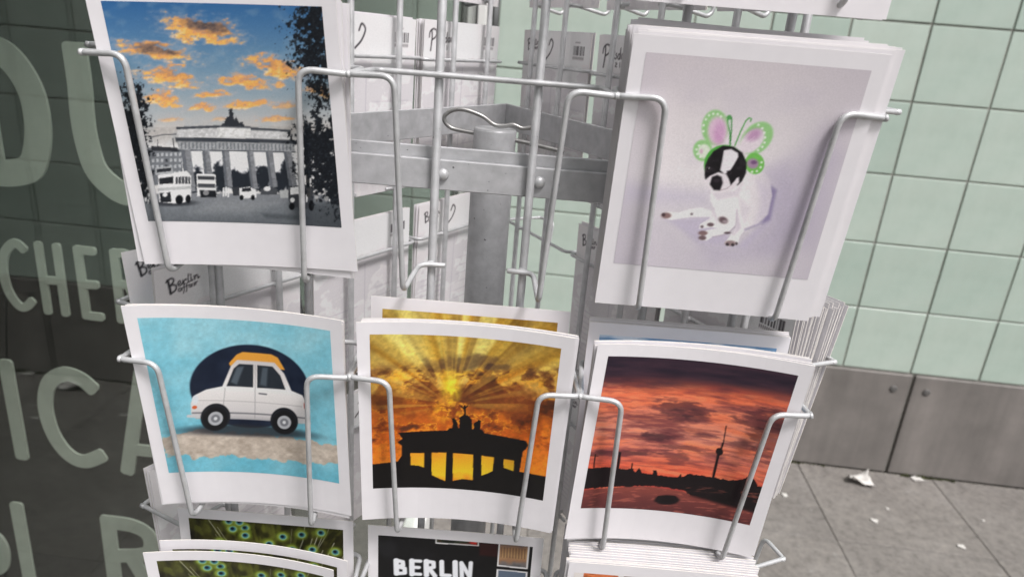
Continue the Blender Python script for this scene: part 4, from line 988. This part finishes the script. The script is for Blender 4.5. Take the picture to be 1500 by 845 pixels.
CAT = 'postcard'
def hero(me, pm, label, *a, **k):
    o = place_card(me, *a, **k); put_print(o, pm); tag(o, label, CAT, 'picture postcards in the rack'); return o
def stack(me, n, label, group, face, col, row, y0, y1, tilt0, tilt1, jx=.0012, jz=.0014, dz=0.0, back=None, front=None, dx=0.0, ip=.3, other=None, yaw=0.0):
    for k in range(n):
        q = k / max(1, n - 1)
        o = place_card(me, face, col, row, y0 + (y1 - y0) * q, tilt0 + (tilt1 - tilt0) * q, dx + random.uniform(-jx, jx), dz + random.uniform(-jz, jz * .6), yaw + (random.uniform(-.25, .25) if n < 10 else random.uniform(-.1, .1)), random.uniform(-ip, ip))
        tag(o, label if back is None or k == n - 1 else (other or label), CAT, group)
        if back is not None and k == n - 1: put_print(o, pm_backs[back])
        if front is not None and k == 0: put_print(o, front)

# upper row, front
hero(cm_mid, pm_street, 'postcard of a grey street and columned gate under orange clouds in blue sky', 'front', -1, 0, -.1590, 6.0, dx=.0033, dz=.0026, ip=3.0)
stack(cm_mid, 4, 'white-edged postcard packed behind the postcard of the street under orange clouds', 'cards behind the street postcard', 'front', -1, 0, -.1572, -.1490, 6.0, 5.0, .0022, .002, dz=.001, dx=.003, ip=1.5)
hero(cm_flat, pm_dog, 'postcard of a sitting white dog wearing green butterfly wings, on a thick stack', 'front', 1, 0, -.1592, 8.6, dx=-.0018, dz=-.0025, yaw=-.5)
stack(cm_flat, 26, 'white postcard in the thick upright stack behind the dog postcard', 'cards stacked behind the dog postcard', 'front', 1, 0, -.1580, -.1290, 8.4, 3.5, .0014, .0024, dz=.0005, dx=-.0005, yaw=-.4)
stack(cm_mid, 3, 'white postcard sticking out highest at the back of the dog stack', 'cards at the back of the dog stack', 'front', 1, 0, -.1282, -.1250, 3.0, 1.5, .0016, .001, dz=.0045, dx=.0022, ip=1.2)
stack(cm_flat, 4, 'white postcard edge sticking out right of the dog postcard', 'card edges right of the dog postcard', 'front', 1, 0, -.15742, -.15050, 8.37, 7.43, .0012, .0016, dz=.0005, dx=.0048, ip=.4, yaw=-.4)
# lower row, front
hero(cm_bent, pm_car, 'turquoise postcard of a plain white car with an orange roof', 'front', -1, 1, -.1588, 7.4, dx=.0022, dz=.0025, yaw=1.4, ip=.5)
stack(cm_bent, 3, 'white-edged postcard tucked behind the turquoise car postcard', 'cards behind the car postcard', 'front', -1, 1, -.1574, -.1540, 7.2, 6.4, .0012, .001, dz=.001, dx=.0015, yaw=1.4)
hero(cm_bent, pm_gate, 'foremost postcard of a columned gate silhouetted against a golden sunset', 'front', 0, 1, -.1588, 6.8, dx=-.0008, dz=.0035, yaw=1.0, ip=.2)
stack(cm_bent, 3, 'white-edged postcard tucked right behind the foremost golden sunset postcard', 'cards behind the golden sunset postcard', 'front', 0, 1, -.1574, -.1540, 6.6, 5.8, .0012, .001, dz=.0035, yaw=1.0)
hero(cm_flat, pm_gate_flat, 'golden sunset postcard standing taller at the back of the middle pocket', 'front', 0, 1, -.1275, 0.5, dx=-.0015, dz=.0035, ip=.2)
hero(cm_bent, pm_tower, 'postcard of a red sunset over a river and a thin television tower', 'front', 1, 1, -.1588, 6.2, dx=-.0010, dz=.0005, ip=-1.2)
stack(cm_bent, 3, 'white-edged postcard tucked right behind the red river sunset postcard', 'cards behind the river sunset postcard', 'front', 1, 1, -.1574, -.1540, 6.0, 5.2, .0012, .001, dz=.001, ip=.5)
hero(cm_flat, pm_blue, 'postcard with a strip of blue sky at the back of the river sunset pocket', 'front', 1, 1, -.1310, 1.2, dx=-.001, dz=.0005, ip=.3)
stack(cm_flat, 3, 'white postcard at the very back of the river sunset pocket', 'cards at the back of the river sunset pocket', 'front', 1, 1, -.1290, -.1255, 1.0, .6, .001, .0012, dz=.001)
# third row, front
hero(cm_flat, pm_pea, 'upright peacock feather postcard standing just below the car postcard', 'front', -1, 2, -.1275, 0.4, dx=-.0008, dz=.0025, ip=.4)
hero(cm_bent, pm_pea_b, 'bent peacock postcard leaning forward, second from the front at bottom left', 'front', -1, 2, -.1530, 5.8, dx=.0005, dz=.0005, ip=-2.0)
hero(cm_bent, pm_pea_b, 'foremost bent peacock postcard at the bottom left of the rack', 'front', -1, 2, -.1588, 7.4, dx=-.0045, dz=-.0015, ip=-.6)
hero(cm_flat, pm_city, 'black postcard with small photos and the white word BERLIN', 'front', 0, 2, -.1275, 0.3, dx=-.0015, dz=.0015, ip=.6)
hero(cm_flat, pm_brick, 'front postcard with orange brick pictures on the thick stack at bottom right', 'front', 1, 2, -.1580, 5.5, dx=.0002, dz=.0165, ip=-.4)
stack(cm_flat, 26, 'white postcard in the thick stack behind the orange brick postcard', 'cards stacked behind the brick postcard', 'front', 1, 2, -.1566, -.1250, 5.3, .3, .0016, .0020, dz=.0155, dx=.0005)
# top row, front
stack(cm_flat, 4, 'blank lower edge of a postcard hanging into view at the top right', 'postcards in the top right pocket', 'front', 1, -1, -.1588, -.1530, 7.4, 6.6, .002, .0012, dz=-.0075, front=pm_gate_flat)
stack(cm_flat, 2, 'postcard in the top pocket above the street postcard', 'postcards in the top left pocket', 'front', -1, -1, -.1588, -.1565, 7.4, 7.0, .002, .0012, dz=.0, front=pm_tower)

# the two faces turned away from the camera: only the printed backs of the cards show
def away(face, col, row, n, back, label, y=-.1262, tilt=-1.2, dy=.0016, **k):
    stack(cm_flat, n, label, 'pocket of the ' + label, face, col, row, y - dy * (n - 1), y, tilt + 1.0, tilt, back=back, front=(pm_gate_flat, pm_dog, pm_blue)[(col + row) % 3], other='further card behind the ' + label, **k)
away('left', 1, 1, 2, 0, 'pale-backed postcard with full handwritten logo above the car postcard', dx=.0028)
o_ = place_card(cm_flat, 'left', 1, 1, -.1500, 7.0, dx=.003, dz=.0035); put_print(o_, pm_backs[0])
tag(o_, 'leftmost pale-backed postcard, its logo half covered, above the car postcard', CAT, 'picture postcards in the rack')
away('left', 0, 1, 3, 0, 'pale-backed postcard left of the post below the grey bar', tilt=-.6)
away('left', -1, 1, 3, 2, 'pale-backed postcard with barcode touching the left side of the post')
away('left', 1, 0, 3, 1, 'pale-backed postcard hidden behind the street postcard')
away('left', 0, 0, 3, 2, 'pale-backed postcard with barcode just right of the street postcard')
away('left', -1, 0, 5, 1, 'pale-backed postcard with curly handwritten letter above the retaining clip')
away('left', 1, 2, 4, 0, 'pale-backed postcard behind the lower left edge of the car postcard', dx=.002, y=-.1490, tilt=6.0, dy=.0022)
away('left', 0, 2, 3, 2, 'pale-backed postcard seen in the gap between car and golden sunset postcards')
away('left', -1, 2, 2, 0, 'pale-backed postcard behind the golden sunset postcards')
away('left', -1, -1, 2, 0, 'grey-backed postcard at the top edge left of the middle gap')
away('left', 0, -1, 2, 2, 'grey-backed postcard at the top edge beside the street postcard')
away('right', 1, 0, 2, 2, 'grey-backed postcard with barcode right of the empty middle gap')
away('right', 0, 0, 3, 1, 'pale-backed postcard with curly handwritten letter beside the dog stack')
away('right', -1, 0, 6, 0, 'pale-backed postcard at the right side behind the dog stack', tilt=2.0, y=-.1290)
away('right', 0, 1, 3, 0, 'grey-backed postcard with handwritten logo left below the dog stack')
away('right', 0, 2, 3, 2, 'pale-backed postcard in the gap between golden and red sunset postcards')
away('right', 1, 2, 2, 1, 'pale-backed postcard behind the right edge of the golden sunset postcard')
away('right', -1, 2, 3, 0, 'pale-backed postcard low at the right behind the brick stack')
away('right', 1, -1, 2, 0, 'grey-backed postcard at the top edge right of the middle gap')
away('right', 0, -1, 2, 2, 'grey-backed postcard at the top edge above the dog stack')
away('right', -1, -1, 2, 0, 'grey-backed postcard at the top right corner of the rack')
stack(cm_flat, 24, 'innermost postcard, grey back with barcode, of the edge-on stack at the right', 'cards in the edge-on stack at the right', 'right', -1, 1, -.1600, -.1262, 9.0, -1.0, .0016, .0026, dz=.0070, ip=.5, back=0, front=pm_tower, other='postcard edge in the fanned edge-on stack at the right side of the rack')
